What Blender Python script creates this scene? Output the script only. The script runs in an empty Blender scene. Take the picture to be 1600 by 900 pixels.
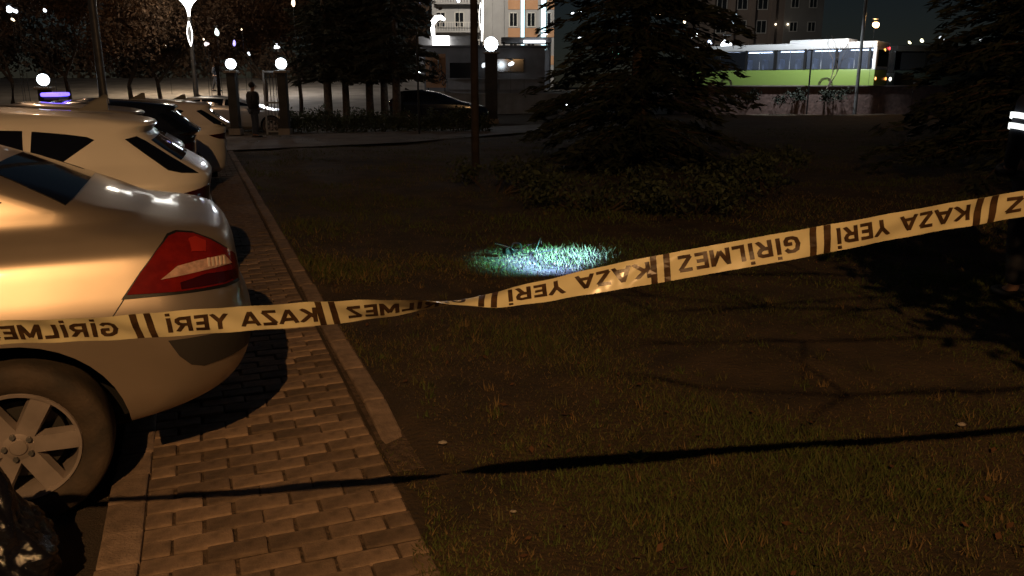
import bpy, bmesh, math, random
import numpy as np
from mathutils import Vector, Matrix
from mathutils.bvhtree import BVHTree
from mathutils.geometry import delaunay_2d_cdt

random.seed(7)
rng = np.random.default_rng(7)
sc = bpy.context.scene
COL = sc.collection
PI = math.pi

# ------------------------------------------------------------------ camera, sky, lights, exposure
F, H, HOR = 1250.0, 1.5, 135.0            # focal length in photo pixels, eye height, horizon row
PITCH = math.atan((450 - HOR) / F)
cd = bpy.data.cameras.new('camera')
cam = bpy.data.objects.new('camera', cd)
COL.objects.link(cam)
cam.location = (0, 0, H)
cam.rotation_euler = (PI / 2 - PITCH, 0, 0)
cd.sensor_width = 36
cd.lens = F / 1600 * 36
cd.clip_start = 0.05
cd.clip_end = 3000
sc.camera = cam

w = bpy.data.worlds.new('World')
sc.world = w
w.use_nodes = True
nt = w.node_tree
bg = nt.nodes['Background']
sky = nt.nodes.new('ShaderNodeTexSky')
sky.sky_type = 'NISHITA'
sky.sun_disc = False
sky.sun_elevation = math.radians(35)
sky.dust_density = 0.2
sky.ozone_density = 2.0
sky.sun_rotation = math.radians(150)
nt.links.new(sky.outputs[0], bg.inputs[0])
bg.inputs[1].default_value = 0.0018

sd = bpy.data.lights.new('moon', 'SUN')          # the night's only sun lamp: faint moonlight
sd.energy = 0.004
sd.color = (0.7, 0.8, 1.0)
sd.angle = math.radians(0.5)
so = bpy.data.objects.new('moon', sd)
COL.objects.link(so)
so.rotation_euler = (math.radians(55), 0, math.radians(150 - 180))

sc.view_settings.view_transform = 'Standard'
sc.view_settings.look = 'None'
sc.view_settings.exposure = 0
sc.view_settings.gamma = 1
sc.cycles.use_denoising = True
sc.cycles.sample_clamp_indirect = 4
sc.cycles.max_bounces = 6
sc.cycles.caustics_reflective = False
sc.cycles.caustics_refractive = False
LAMP = Vector((0.1, -5.0, 6.0))            # sodium street lamp behind the photographer
LAMP_POWER = 1650

# ------------------------------------------------------------------ helpers
def ray(x, y):
    a = (x - 800) / F; b = -(y - 450) / F
    return (a, math.cos(PITCH) + b * math.sin(PITCH), -math.sin(PITCH) + b * math.cos(PITCH))
def at(x, y, Y):
    r = ray(x, y); t = Y / r[1]
    return Vector((r[0] * t, Y, H + r[2] * t))
def gnd(x, y, z=0):
    r = ray(x, y); t = (z - H) / r[2]
    return Vector((r[0] * t, r[1] * t, z))
PD = Vector((-0.36, 0.933)).normalized()
ND = Vector((PD.y, -PD.x))
PO = Vector((-1.182, 2.227))
def wp(s, t, z=0.0):
    q = PO + PD * s + ND * t
    return Vector((q.x, q.y, z))
PANG = math.atan2(PD.y, PD.x)

MATS = {}
def mat(name, col, rough=0.6, metal=0.0, var=0.0, vscale=8.0, bump=0.0, bscale=60.0, col2=None, coat=0.0,
        emit=None, estr=0.0, rand=0.0, spec=0.5, trans=0.0, alpha=1.0, detail=4.0):
    if name in MATS: return MATS[name]
    m = bpy.data.materials.new(name); m.use_nodes = True
    n = m.node_tree; b = n.nodes['Principled BSDF']
    b.inputs['Base Color'].default_value = (*col, 1)
    b.inputs['Roughness'].default_value = rough
    b.inputs['Metallic'].default_value = metal
    b.inputs['Coat Weight'].default_value = coat
    b.inputs['Coat Roughness'].default_value = 0.06
    b.inputs['Specular IOR Level'].default_value = spec
    b.inputs['Transmission Weight'].default_value = trans
    b.inputs['Alpha'].default_value = alpha
    if emit:
        b.inputs['Emission Color'].default_value = (*emit, 1)
        b.inputs['Emission Strength'].default_value = estr
    tc = n.nodes.new('ShaderNodeTexCoord')
    last = None
    if var > 0 or col2:
        nz = n.nodes.new('ShaderNodeTexNoise')
        nz.inputs['Scale'].default_value = vscale; nz.inputs['Detail'].default_value = detail
        n.links.new(tc.outputs['Object'], nz.inputs['Vector'])
        rp = n.nodes.new('ShaderNodeValToRGB')
        rp.color_ramp.elements[0].position = 0.35; rp.color_ramp.elements[1].position = 0.65
        c2 = col2 or tuple(min(1, c * (1 + var)) for c in col)
        c1 = col if col2 else tuple(c * (1 - var) for c in col)
        rp.color_ramp.elements[0].color = (*c1, 1); rp.color_ramp.elements[1].color = (*c2, 1)
        n.links.new(nz.outputs[0], rp.inputs[0]); last = rp.outputs[0]
    if rand > 0:
        oi = n.nodes.new('ShaderNodeObjectInfo')
        mr = n.nodes.new('ShaderNodeMapRange')
        mr.inputs[3].default_value = 1 - rand; mr.inputs[4].default_value = 1 + rand
        n.links.new(oi.outputs['Random'], mr.inputs[0])
        hs = n.nodes.new('ShaderNodeHueSaturation')
        n.links.new(mr.outputs[0], hs.inputs['Value'])
        if last: n.links.new(last, hs.inputs['Color'])
        else: hs.inputs['Color'].default_value = (*col, 1)
        last = hs.outputs[0]
    if last: n.links.new(last, b.inputs['Base Color'])
    if bump > 0:
        n2 = n.nodes.new('ShaderNodeTexNoise'); n2.inputs['Scale'].default_value = bscale
        n2.inputs['Detail'].default_value = 6
        n.links.new(tc.outputs['Object'], n2.inputs['Vector'])
        bp = n.nodes.new('ShaderNodeBump'); bp.inputs['Strength'].default_value = bump
        bp.inputs['Distance'].default_value = 0.02
        n.links.new(n2.outputs[0], bp.inputs['Height']); n.links.new(bp.outputs[0], b.inputs['Normal'])
    MATS[name] = m
    return m

def lamp_mat(name, col, s):
    return mat(name, (0.8, 0.8, 0.8), 0.3, emit=col, estr=s)

def tag(o, label=None, cat=None, group=None, kind=None):
    if label: o['label'] = label
    if cat: o['category'] = cat
    if group: o['group'] = group
    if kind: o['kind'] = kind
    return o
def link(o, parent=None):
    COL.objects.link(o)
    if parent is not None: o.parent = parent
    return o
def empty(name, loc, rz=0.0):
    o = bpy.data.objects.new(name, None); o.location = loc; o.rotation_euler = (0, 0, rz)
    o.empty_display_size = 0.1
    return link(o)
def mesh_obj(name, verts, faces, m, parent=None, smooth=False, idx=None):
    me = bpy.data.meshes.new(name)
    me.from_pydata([tuple(v) for v in verts], [], faces)
    for mm in (m if isinstance(m, (list, tuple)) else [m]): me.materials.append(mm)
    if idx is not None: me.polygons.foreach_set('material_index', idx)
    if smooth: me.polygons.foreach_set('use_smooth', [True] * len(me.polygons))
    me.update()
    return link(bpy.data.objects.new(name, me), parent)
def tri_obj(name, V, m, parent=None, per=3, idx=None):
    """numpy soup: V is (n*per,3)"""
    n = len(V) // per
    me = bpy.data.meshes.new(name)
    me.vertices.add(n * per); me.vertices.foreach_set('co', np.ascontiguousarray(V, dtype=np.float32).ravel())
    me.loops.add(n * per); me.loops.foreach_set('vertex_index', np.arange(n * per, dtype=np.int32))
    me.polygons.add(n)
    me.polygons.foreach_set('loop_start', np.arange(0, n * per, per, dtype=np.int32))
    for mm in (m if isinstance(m, (list, tuple)) else [m]): me.materials.append(mm)
    if idx is not None: me.polygons.foreach_set('material_index', np.asarray(idx, dtype=np.int32))
    me.update(calc_edges=True); me.validate()
    return link(bpy.data.objects.new(name, me), parent)

class MB:
    def __init__(s): s.v = []; s.f = []
    def add(s, vs, fs):
        o = len(s.v); s.v += [tuple(v) for v in vs]; s.f += [[i + o for i in f] for f in fs]; return s
    def box(s, c, d, rz=0.0, bev=0.0):
        bm = bmesh.new(); bmesh.ops.create_cube(bm, size=1)
        for v in bm.verts: v.co = Vector((v.co.x * d[0], v.co.y * d[1], v.co.z * d[2]))
        if bev > 0: bmesh.ops.bevel(bm, geom=bm.edges[:], offset=bev, segments=2, affect='EDGES', profile=0.6)
        R = Matrix.Rotation(rz, 3, 'Z')
        bm.verts.index_update()
        s.add([R @ v.co + Vector(c) for v in bm.verts], [[v.index for v in f.verts] for f in bm.faces]); bm.free(); return s
    def tube(s, pts, r, n=8, caps=True):
        pts = [Vector(p) for p in pts]; rs = r if isinstance(r, (list, tuple)) else [r] * len(pts)
        rings = []
        for i, p in enumerate(pts):
            d = (pts[min(i + 1, len(pts) - 1)] - pts[max(i - 1, 0)]).normalized()
            a = d.cross(Vector((0, 0, 1)))
            if a.length < 0.1: a = d.cross(Vector((1, 0, 0)))
            a.normalize(); b = d.cross(a)
            rings.append([p + (a * math.cos(2 * PI * k / n) + b * math.sin(2 * PI * k / n)) * rs[i] for k in range(n)])
        vs = [v for q in rings for v in q]; fs = []
        for i in range(len(rings) - 1):
            for k in range(n): fs.append([i * n + k, i * n + (k + 1) % n, (i + 1) * n + (k + 1) % n, (i + 1) * n + k])
        if caps: fs.append(list(range(n))[::-1]); fs.append([(len(rings) - 1) * n + k for k in range(n)])
        return s.add(vs, fs)
    def lathe(s, prof, n=24, axis='z', c=(0, 0, 0)):
        vs = []; fs = []
        for r, h in prof:
            for k in range(n):
                a = 2 * PI * k / n
                q = (r * math.cos(a), r * math.sin(a), h)
                if axis == 'y': q = (q[0], q[2], q[1])
                vs.append(Vector(q) + Vector(c))
        m = len(prof)
        for i in range(m - 1):
            for k in range(n): fs.append([i * n + k, i * n + (k + 1) % n, (i + 1) * n + (k + 1) % n, (i + 1) * n + k])
        return s.add(vs, fs)
    def ball(s, c, r, seg=14, rings=9, sq=(1, 1, 1)):
        prof = [(max(1e-4, r * math.sin(PI * i / rings)), -r * math.cos(PI * i / rings)) for i in range(rings + 1)]
        o = len(s.v); s.lathe(prof, seg)
        for i in range(o, len(s.v)):
            v = s.v[i]; s.v[i] = (v[0] * sq[0] + c[0], v[1] * sq[1] + c[1], v[2] * sq[2] + c[2])
        return s
    def build(s, name, m, parent=None, smooth=False):
        o = mesh_obj(name, s.v, s.f, m, parent, smooth)
        if smooth: o.data.set_sharp_from_angle(angle=math.radians(42))
        return o
def copy_tree(o, parent=None):
    c = o.copy(); COL.objects.link(c); c.parent = parent
    for ch in [x for x in COL.objects if x.parent == o]: copy_tree(ch, c)
    return c

# ------------------------------------------------------------------ base colours
M_ASPH = mat('asphalt', (0.045, 0.04, 0.035), 0.9, col2=(0.085, 0.06, 0.042), vscale=3, bump=0.8, bscale=160)
M_PAVER = mat('paver', (0.235, 0.165, 0.115), 0.85, var=0.30, vscale=16, bump=0.35, bscale=140, rand=0.35, detail=9)
M_KERB = mat('kerb_stone', (0.29, 0.21, 0.155), 0.85, var=0.25, vscale=14, bump=0.5, bscale=110, rand=0.18)
M_SAND = mat('joint_sand', (0.12, 0.082, 0.056), 0.95, var=0.45, vscale=25, bump=0.8, bscale=90)
M_SOIL = mat('lawn_soil', (0.036, 0.025, 0.014), 0.95, col2=(0.075, 0.05, 0.027), vscale=3.0, bump=1.0, bscale=40)
M_G1 = mat('grass_green', (0.085, 0.115, 0.028), 0.7, spec=0.2)
M_G2 = mat('grass_olive', (0.11, 0.105, 0.036), 0.75, spec=0.2)
M_G3 = mat('grass_straw', (0.20, 0.135, 0.06), 0.8, spec=0.2)
M_LEAFD = mat('dry_leaf', (0.13, 0.06, 0.025), 0.8, rand=0.4)
M_DARK = mat('black_plastic', (0.012, 0.012, 0.012), 0.5)
M_WELL = mat('wheel_well', (0.006, 0.006, 0.006), 0.9)
M_TYRE = mat('tyre_rubber', (0.045, 0.036, 0.028), 0.8, col2=(0.095, 0.068, 0.047), vscale=9, bump=0.2, bscale=80)
M_ALLOY = mat('alloy', (0.42, 0.36, 0.33), 0.45, metal=0.35, var=0.15, vscale=10)
M_GLASS = mat('car_glass', (0.006, 0.007, 0.009), 0.03, spec=0.9, coat=0.6)
M_CHROME = mat('chrome', (0.75, 0.75, 0.78), 0.08, metal=1.0)
M_RED = mat('lamp_red', (0.21, 0.012, 0.007), 0.12, coat=0.7, var=0.15, vscale=30)
M_REDD = mat('lamp_dark_red', (0.05, 0.004, 0.004), 0.15, coat=0.7)
M_CLEAR = mat('lamp_clear', (0.62, 0.40, 0.32), 0.2, coat=0.6, var=0.2, vscale=50)
M_METAL = mat('grey_metal', (0.18, 0.18, 0.18), 0.5, metal=0.4, var=0.2, vscale=6)
M_DMETAL = mat('dark_metal', (0.02, 0.02, 0.022), 0.5, metal=0.3)
M_CONC = mat('concrete', (0.28, 0.25, 0.22), 0.9, var=0.2, vscale=1.5, bump=0.3, bscale=30)
M_BARK = mat('bark', (0.07, 0.05, 0.035), 0.95, var=0.4, vscale=9, bump=0.8, bscale=30)
M_WHITEL = lamp_mat('cold_white_lamp', (0.86, 0.93, 1.0), 14)

# ------------------------------------------------------------------ ground, path, kerbs, lawn
tag(mesh_obj('ground', [(-900, -300, -0.14), (900, -300, -0.14), (900, 1500, -0.14), (-900, 1500, -0.14)], [[0, 1, 2, 3]],
             mat('far_ground', (0.05, 0.045, 0.04), 0.95, var=0.3, vscale=0.4)), kind='structure')
tag(mesh_obj('parking_asphalt', [wp(-9, -25, -0.04), wp(-9, -0.125, -0.04), wp(40, -0.125, -0.04), wp(40, -25, -0.04)],
             [[0, 1, 2, 3]], M_ASPH), kind='structure')
def lawn_z(x, y):
    return 0.018 * np.sin(x * 1.3 + 0.7 * y) + 0.014 * np.sin(2.1 * y - 0.9 * x) + 0.008 * np.sin(4.3 * x + 3.1 * y) - 0.012
TS = np.concatenate([np.linspace(0.90, 5, 62), np.linspace(5.2, 50, 70)])
SS = np.concatenate([np.linspace(-9, 9, 150), np.linspace(9.3, 42, 80)])
lv = []; lf = []
for s_ in SS:
    for t_ in TS:
        q = wp(s_, t_)
        z = float(lawn_z(q.x, q.y)) if t_ > 1.1 else -0.005
        lv.append((q.x, q.y, z))
nT = len(TS)
for i in range(len(SS) - 1):
    for j in range(nT - 1): lf.append([i * nT + j, i * nT + j + 1, (i + 1) * nT + j + 1, (i + 1) * nT + j])
tag(mesh_obj('lawn', lv, lf, M_SOIL, smooth=True), kind='structure')

path = tag(mesh_obj('footpath', [wp(-9, -0.125, -0.007), wp(-9, 0.935, -0.007), wp(30, 0.935, -0.007), wp(30, -0.125, -0.007)],
                    [[0, 1, 2, 3]], M_SAND), kind='structure')
def brick_mesh(name, lx, ly, lz, m, bev=0.006):
    o = MB().box((0, 0, 0), (lx, ly, lz), bev=bev).build(name, m, None, False)
    me = o.data; bpy.data.objects.remove(o)
    me.name = name
    for p in me.polygons: p.use_smooth = False
    return me
pb = {}
count = 0
rest = MB()
row = 0
s_ = -0.6
RZ = math.atan2(ND.y, ND.x)
while s_ < 22:
    off = 0.0 if row % 2 == 0 else 0.1
    t_ = -off
    while t_ < 0.905:
        a = max(t_, 0.0); b = min(t_ + 0.2, 0.905)
        L = b - a
        if L > 0.05:
            key = round(L, 2)
            c = wp(s_ + 0.05 + random.uniform(-.003, .003), (a + b) / 2 + random.uniform(-.003, .003), -0.022 + random.uniform(-.004, .004))
            if count < 300:
                if key not in pb: pb[key] = brick_mesh('paver', key - 0.009, 0.090, 0.05, M_PAVER, 0.008)
                o = bpy.data.objects.new('paver', pb[key]); link(o, path)
                o.location = c
                o.rotation_euler = (random.uniform(-.03, .03), random.uniform(-.02, .02), RZ + random.uniform(-.025, .025))
                count += 1
            else:
                rest.box(c, (L - 0.010, 0.088, 0.05), RZ + random.uniform(-.02, .02))
        t_ += 0.2
    s_ += 0.099; row += 1
tag(rest.build('paver_far', M_PAVER, path), kind='stuff')
kl = tag(mesh_obj('kerb_left', [wp(-9, -0.125, -0.003), wp(-9, 0.004, -0.003), wp(30, 0.004, -0.003), wp(30, -0.125, -0.003)],
                  [[0, 1, 2, 3]], M_SAND), kind='structure')
km = brick_mesh('kerb_stone', 0.130, 0.214, 0.14, M_KERB, 0.009)
for k in range(80):
    o = bpy.data.objects.new('kerb_stone', km); link(o, kl)
    o.location = wp(-0.7 + 0.22 * k, -0.062 + random.uniform(-.003, .003), -0.060 + random.uniform(-.004, .004))
    o.rotation_euler = (random.uniform(-.02, .02), random.uniform(-.02, .02), RZ + random.uniform(-.02, .02))
kr = tag(mesh_obj('kerb_right', [wp(0.4, 0.915, -0.003), wp(0.4, 1.05, -0.003), wp(30, 1.05, -0.003), wp(30, 0.915, -0.003)],
                  [[0, 1, 2, 3]], M_SAND), kind='structure')
km2 = brick_mesh('kerb_stone', 0.105, 0.49, 0.14, M_KERB, 0.012)
for k in range(40):
    o = bpy.data.objects.new('kerb_stone', km2); link(o, kr)
    sink = 0.045 if k < 2 else (0.016 if k == 2 else 0.008)
    o.location = wp(-0.1 + 0.505 * k, 0.985 + random.uniform(-.006, .006), -0.046 - sink + random.uniform(-.004, .004))
    o.rotation_euler = (random.uniform(-.02, .02) + (0.05 if k == 2 else 0), random.uniform(-.05, .05), RZ + random.uniform(-.02, .02))

def grass(name, n, y0, y1, h0, h1, wd, label, spread=0.64, power=1.0):
    Y = y0 * (y1 / y0) ** rng.random(n)
    X = (rng.random(n) * 2 - 1) * (Y * (spread + 0.05) + 0.4)
    dx = X - PO.x; dy = Y - PO.y
    t = dx * ND.x + dy * ND.y; s = dx * PD.x + dy * PD.y
    edge = 1.045 + 0.02 * np.sin(s * 5) - np.where(s < 0.75, 0.15 + 0.05 * np.sin(s * 9 + X * 7), 0.0)
    fld = np.sin(X * 2.3 + 1.1 * np.sin(Y * 1.7)) + np.sin(Y * 2.9 - X * 0.8) + 0.8 * np.sin(X * 5.1 + Y * 4.3)
    keep = (t > edge) & (rng.random(n) < np.clip(0.62 + 0.20 * fld, 0.25, 1.0))
    X, Y, t, fld = X[keep], Y[keep], t[keep], fld[keep]
    n = len(X)
    Z = np.where(t > 1.1, lawn_z(X, Y), 0.0) - 0.004
    hh = (h0 + (h1 - h0) * rng.random(n) ** 1.8) * np.clip(0.95 + 0.28 * fld, 0.45, 1.7)
    a = rng.random(n) * 2 * PI; b = rng.random(n) * 2 * PI
    lean = hh * (0.25 + 0.8 * rng.random(n))
    ww = wd * (0.6 + 0.8 * rng.random(n))
    V = np.empty((n, 3, 3), np.float32)
    V[:, 0] = np.stack([X - np.cos(a) * ww, Y - np.sin(a) * ww, Z], 1)
    V[:, 1] = np.stack([X + np.cos(a) * ww, Y + np.sin(a) * ww, Z], 1)
    V[:, 2] = np.stack([X + np.cos(b) * lean, Y + np.sin(b) * lean, Z + hh], 1)
    big = np.sin(X * 0.9 + 0.6 * np.sin(Y * 0.8)) + np.sin(Y * 0.75 + 1.3 + 0.5 * X)
    q = rng.random(n) + 0.13 * fld + 0.16 * big
    idx = np.where(q > 0.68, 0, np.where(q > 0.20, 1, 2))
    o = tri_obj(name, V.reshape(-1, 3), [M_G1, M_G2, M_G3], idx=idx)
    return tag(o, label, 'grass', kind='stuff')
grass('grass', 290000, 1.9, 7.0, 0.007, 0.034, 0.0026, 'short worn green and straw grass in the foreground lawn')
grass('grass_far', 170000, 6.0, 30.0, 0.015, 0.06, 0.006, 'dim grass of the lawn further back towards the trees')
nt_ = 550                                   # taller tufts
ty = 2.0 * (14 / 2.0) ** rng.random(nt_); tx = (rng.random(nt_) * 2 - 1) * (ty * 0.68 + 0.3)
tt = (tx - PO.x) * ND.x + (ty - PO.y) * ND.y
kp = tt > 1.12; tx, ty = tx[kp], ty[kp]; nb_ = 16; nt_ = len(tx)
X = np.repeat(tx, nb_) + rng.normal(size=nt_ * nb_) * 0.018; Y = np.repeat(ty, nb_) + rng.normal(size=nt_ * nb_) * 0.018
hh = (0.022 + 0.035 * rng.random(nt_ * nb_)) * np.repeat(0.6 + 0.7 * rng.random(nt_), nb_); b = rng.random(nt_ * nb_) * 2 * PI; a = b + 1.4
Z = lawn_z(X, Y) - 0.004; ln = hh * (0.3 + 0.7 * rng.random(nt_ * nb_)); V = np.empty((nt_ * nb_, 3, 3), np.float32)
V[:, 0] = np.stack([X - np.cos(a) * .003, Y - np.sin(a) * .003, Z], 1); V[:, 1] = np.stack([X + np.cos(a) * .003, Y + np.sin(a) * .003, Z], 1)
V[:, 2] = np.stack([X + np.cos(b) * ln, Y + np.sin(b) * ln, Z + hh], 1)
tag(tri_obj('grass_tufts', V.reshape(-1, 3), [M_G1, M_G2, M_G3], idx=np.repeat(rng.integers(0, 3, nt_), nb_)), 'scattered taller tufts standing out of the short lawn', 'grass', kind='stuff')
# loose leaves and pebbles
V = []
for k in range(420):
    y = 2.0 + 10 * random.random() ** 1.6; x = random.uniform(-1.0, 1.0) * 0.75 * (y + 0.6)
    t = (x - PO.x) * ND.x + (y - PO.y) * ND.y
    if t < 1.1: continue
    z = float(lawn_z(np.float64(x), np.float64(y))) + 0.02
    a = random.random() * 6.28; r = random.uniform(0.008, 0.022)
    p = Vector((x, y, z)); u = Vector((math.cos(a), math.sin(a), random.uniform(-.5, .5))) * r
    v = Vector((-math.sin(a), math.cos(a), random.uniform(-.5, .5))) * r * 0.55
    V += [p - u, p - v, p + u, p + v]
tag(tri_obj('fallen_leaves', np.array([tuple(v) for v in V]), M_LEAFD, per=4), 'small brown fallen leaves scattered over the lawn', 'leaves', kind='stuff')
for (px, py, r, lab) in ((692, 704, 0.014, 'pale pebble on the lawn just above the tape shadow'),
                         (802, 806, 0.009, 'small pale pebble low on the lawn below the tape shadow'),
                         (1503, 658, 0.016, 'pale stone on the lawn at the end of the tape shadow')):
    q = gnd(px, py)
    m = MB().ball((0, 0, 0), r, 9, 6, (1.3, 0.9, 0.6))
    m.v = [tuple(c * random.uniform(0.85, 1.15) for c in v) for v in m.v]
    o = m.build('pebble', mat('pale_stone', (0.36, 0.32, 0.27), 0.8), None, True)
    o.location = (q.x, q.y, float(lawn_z(np.float64(q.x), np.float64(q.y))) + r * 0.4 + 0.012)
    tag(o, lab, 'pebble', 'pebbles on the lawn')
pl = empty('weed', gnd(995, 722))
m = MB()
for k in range(9):
    a = k * 2 * PI / 9 + 0.3; L = random.uniform(0.03, 0.055)
    d = Vector((math.cos(a), math.sin(a), 0)); sd_ = Vector((-d.y, d.x, 0))
    m.add([d * 0.004, d * L * .5 + sd_ * 0.012 + Vector((0, 0, L * .6)), d * L + Vector((0, 0, L * .75)), d * L * .5 - sd_ * 0.012 + Vector((0, 0, L * .6))], [[0, 1, 2, 3]])
m.build('leaf_rosette', mat('weed_leaf', (0.10, 0.14, 0.03), 0.6), pl)
tag(pl, 'small green broad-leaved weed growing in the lawn below the tape', 'weed')

# ------------------------------------------------------------------ cars
def interp(tab, z):
    return float(np.interp(z, [a for a, b in tab], [b for a, b in tab]))
def smooth_tab(tab):
    return tab
def body_mesh(name, rear, front, width, m, rr, rf, nz=90, zsamples=None):
    """stack of rounded plan outlines; x forward, rear given as metres behind the rear axle"""
    zmin, zmax = rear[0][0], rear[-1][0]
    zz = np.linspace(zmin, zmax, 600)
    xr = np.array([interp(rear, z) for z in zz]); xf = np.array([interp(front, z) for z in zz]); ww = np.array([interp(width, z) for z in zz])
    def sm(a, k=9):
        p = np.pad(a, k, mode='edge'); ker = np.ones(2 * k + 1) / (2 * k + 1)
        return np.convolve(p, ker, 'valid')
    xr, ww, xf = sm(xr), sm(ww, 7), sm(xf)
    arc = np.concatenate([[0], np.cumsum(np.sqrt(np.diff(zz) ** 2 + 0.5 * np.diff(xr) ** 2 + np.diff(ww) ** 2 + 0.15 * np.diff(xf) ** 2))])
    samp = np.linspace(0, arc[-1], nz)
    zs = np.interp(samp, arc, zz); XR = np.interp(samp, arc, xr); XF = np.interp(samp, arc, xf); WW = np.interp(samp, arc, ww)
    verts = []
    nS, nC, nE = 30, 10, 12
    for z, b, f, w_ in zip(zs, XR, XF, WW):
        r1 = min(interp(rr, z), w_ * 0.95); r2 = min(rf, w_ * 0.95)
        x0, x1 = -b, f
        if x1 - x0 < r1 + r2 + 0.05: r1 = r2 = (x1 - x0) * 0.4
        pts = []
        xm = (x0 + x1) / 2; Lh = (x1 - x0) / 2
        def bow(x, y):       # gentle plan curvature of sides and ends
            k = ((x - xm) / max(Lh, 0.1))
            yy = y * (1 - 0.075 * k * k)
            e = (y / max(w_, 0.05)) ** 2
            xx = x + (0.055 * e * (1 if k < 0 else -1) * min(1, abs(k)) ** 4)
            return (xx, yy, z)
        for i in range(nS): pts.append(bow(x0 + r1 + (x1 - r2 - x0 - r1) * i / nS, w_))
        for i in range(nC): a = PI / 2 * i / nC; pts.append(bow(x1 - r2 + r2 * math.sin(a), w_ - r2 + r2 * math.cos(a)))
        for i in range(nE): pts.append(bow(x1, (w_ - r2) * (1 - 2 * i / nE)))
        for i in range(nC): a = PI / 2 * i / nC; pts.append(bow(x1 - r2 + r2 * math.cos(a), -w_ + r2 - r2 * math.sin(a)))
        for i in range(nS): pts.append(bow(x1 - r2 - (x1 - r2 - x0 - r1) * i / nS, -w_))
        for i in range(nC): a = PI / 2 * i / nC; pts.append(bow(x0 + r1 - r1 * math.sin(a), -w_ + r1 - r1 * math.cos(a)))
        for i in range(nE): pts.append(bow(x0, -(w_ - r1) * (1 - 2 * i / nE)))
        for i in range(nC): a = PI / 2 * i / nC; pts.append(bow(x0 + r1 - r1 * math.cos(a), w_ - r1 + r1 * math.sin(a)))
        verts += pts
    n = 2 * nS + 4 * nC + 2 * nE
    fs = []
    for i in range(nz - 1):
        for k in range(n): fs.append([i * n + k, i * n + (k + 1) % n, (i + 1) * n + (k + 1) % n, (i + 1) * n + k][::-1])
    fs.append(list(range(n)))
    fs.append([(nz - 1) * n + k for k in range(n)][::-1])
    o = mesh_obj(name, verts, fs, m, None, True)
    return o
def cut_arches(body, axles, r, zc):
    cu = MB()
    for ax in axles:
        for sgn in (-1, 1):
            pr = [(r * math.cos(2 * PI * k / 40) + ax, r * math.sin(2 * PI * k / 40) + zc) for k in range(40)]
            y0, y1 = (0.55, 1.3) if sgn > 0 else (-1.3, -0.55)
            vs = [(x, y0, z) for x, z in pr] + [(x, y1, z) for x, z in pr]
            fs = [[k, (k + 1) % 40, 40 + (k + 1) % 40, 40 + k] for k in range(40)] + [list(range(40))[::-1], list(range(40, 80))]
            cu.add(vs, fs)
    co = cu.build('cutter', M_WELL)
    bm = bmesh.new(); bm.from_mesh(co.data); bmesh.ops.recalc_face_normals(bm, faces=bm.faces[:]); bm.to_mesh(co.data); bm.free()
    bm = bmesh.new(); bm.from_mesh(body.data); bmesh.ops.recalc_face_normals(bm, faces=bm.faces[:]); bm.to_mesh(body.data); bm.free()
    body.data.materials.append(M_WELL)
    md = body.modifiers.new('arch', 'BOOLEAN'); md.object = co; md.operation = 'DIFFERENCE'; md.solver = 'EXACT'
    dg = bpy.context.evaluated_depsgraph_get(); dg.update()
    me = bpy.data.meshes.new_from_object(body.evaluated_get(dg))
    body.modifiers.clear(); body.data = me
    bpy.data.objects.remove(co)
    me.polygons.foreach_set('use_smooth', [True] * len(me.polygons))
    for p in me.polygons:       # faces on the arch cylinders become the dark liner
        c = p.center
        for ax in axles:
            d = math.hypot(c.x - ax, c.z - zc)
            if d < r * 1.005 and (abs(p.normal.y) < 0.3 or abs(c.y) < 0.56) and abs(c.y) > 0.3 and len(me.materials) > 1:
                p.material_index = 1
    me.set_sharp_from_angle(angle=math.radians(35))
def bvh_of(o):
    bm = bmesh.new(); bm.from_mesh(o.data); t = BVHTree.FromBMesh(bm); bm.free(); return t
def wrap(name, tree, poly, m, parent, d=(0, 1, 0), plane=0.885, off=0.004, res=0.03, thick=0.012, axis='side'):
    """lay an outline given as (behind axle, height) on the body surface"""
    d = Vector(d).normalized()
    pts = []; n0 = len(poly)
    for i in range(n0):
        a = Vector(poly[i]); b = Vector(poly[(i + 1) % n0]); k = max(1, int((b - a).length / res))
        for j in range(k): pts.append(a + (b - a) * j / k)
    nb = len(pts)
    xs = [p.x for p in pts]; ys = [p.y for p in pts]
    def inside(q):
        c = False
        for i in range(n0):
            a, b = poly[i], poly[(i + 1) % n0]
            if (a[1] > q[1]) != (b[1] > q[1]) and q[0] < (b[0] - a[0]) * (q[1] - a[1]) / (b[1] - a[1]) + a[0]: c = not c
        return c
    gx = min(xs) + res / 2
    while gx < max(xs):
        gy = min(ys) + res / 2
        while gy < max(ys):
            q = Vector((gx, gy))
            if inside(q) and min((q - p).length for p in pts[:nb]) > res * 0.45: pts.append(q)
            gy += res
        gx += res
    vo, eo, fo, *_ = delaunay_2d_cdt(pts, [(i, (i + 1) % nb) for i in range(nb)], [], 1, 1e-5)
    P3 = []
    for q in vo:
        o = Vector((-q.x, plane, q.y)) if axis == 'side' else Vector((plane, q.x, q.y))
        hit, nrm, *_ = tree.ray_cast(o + d * 1.5, -d, 4)
        if hit is None:
            hit, nrm, *_ = tree.find_nearest(o)
        if nrm.dot(d) < 0: nrm = -nrm
        P3.append((hit + nrm * off, hit - nrm * thick))
    n = len(P3)
    verts = [a for a, b in P3] + [b for a, b in P3]
    faces = []
    edge = {}
    for f in fo:
        f = list(f)
        a, b, c = (verts[f[0]], verts[f[1]], verts[f[2]])
        if (b - a).cross(c - a).dot(d) < 0: f.reverse()
        faces.append(f)
        for i in range(3): edge[(f[i], f[(i + 1) % 3])] = 1
    for (a, b) in list(edge):
        if (b, a) not in edge: faces.append([b, a, a + n, b + n])
    o = mesh_obj(name, verts, faces, m, parent, True)
    o.data.set_sharp_from_angle(angle=math.radians(50))
    return o
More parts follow.
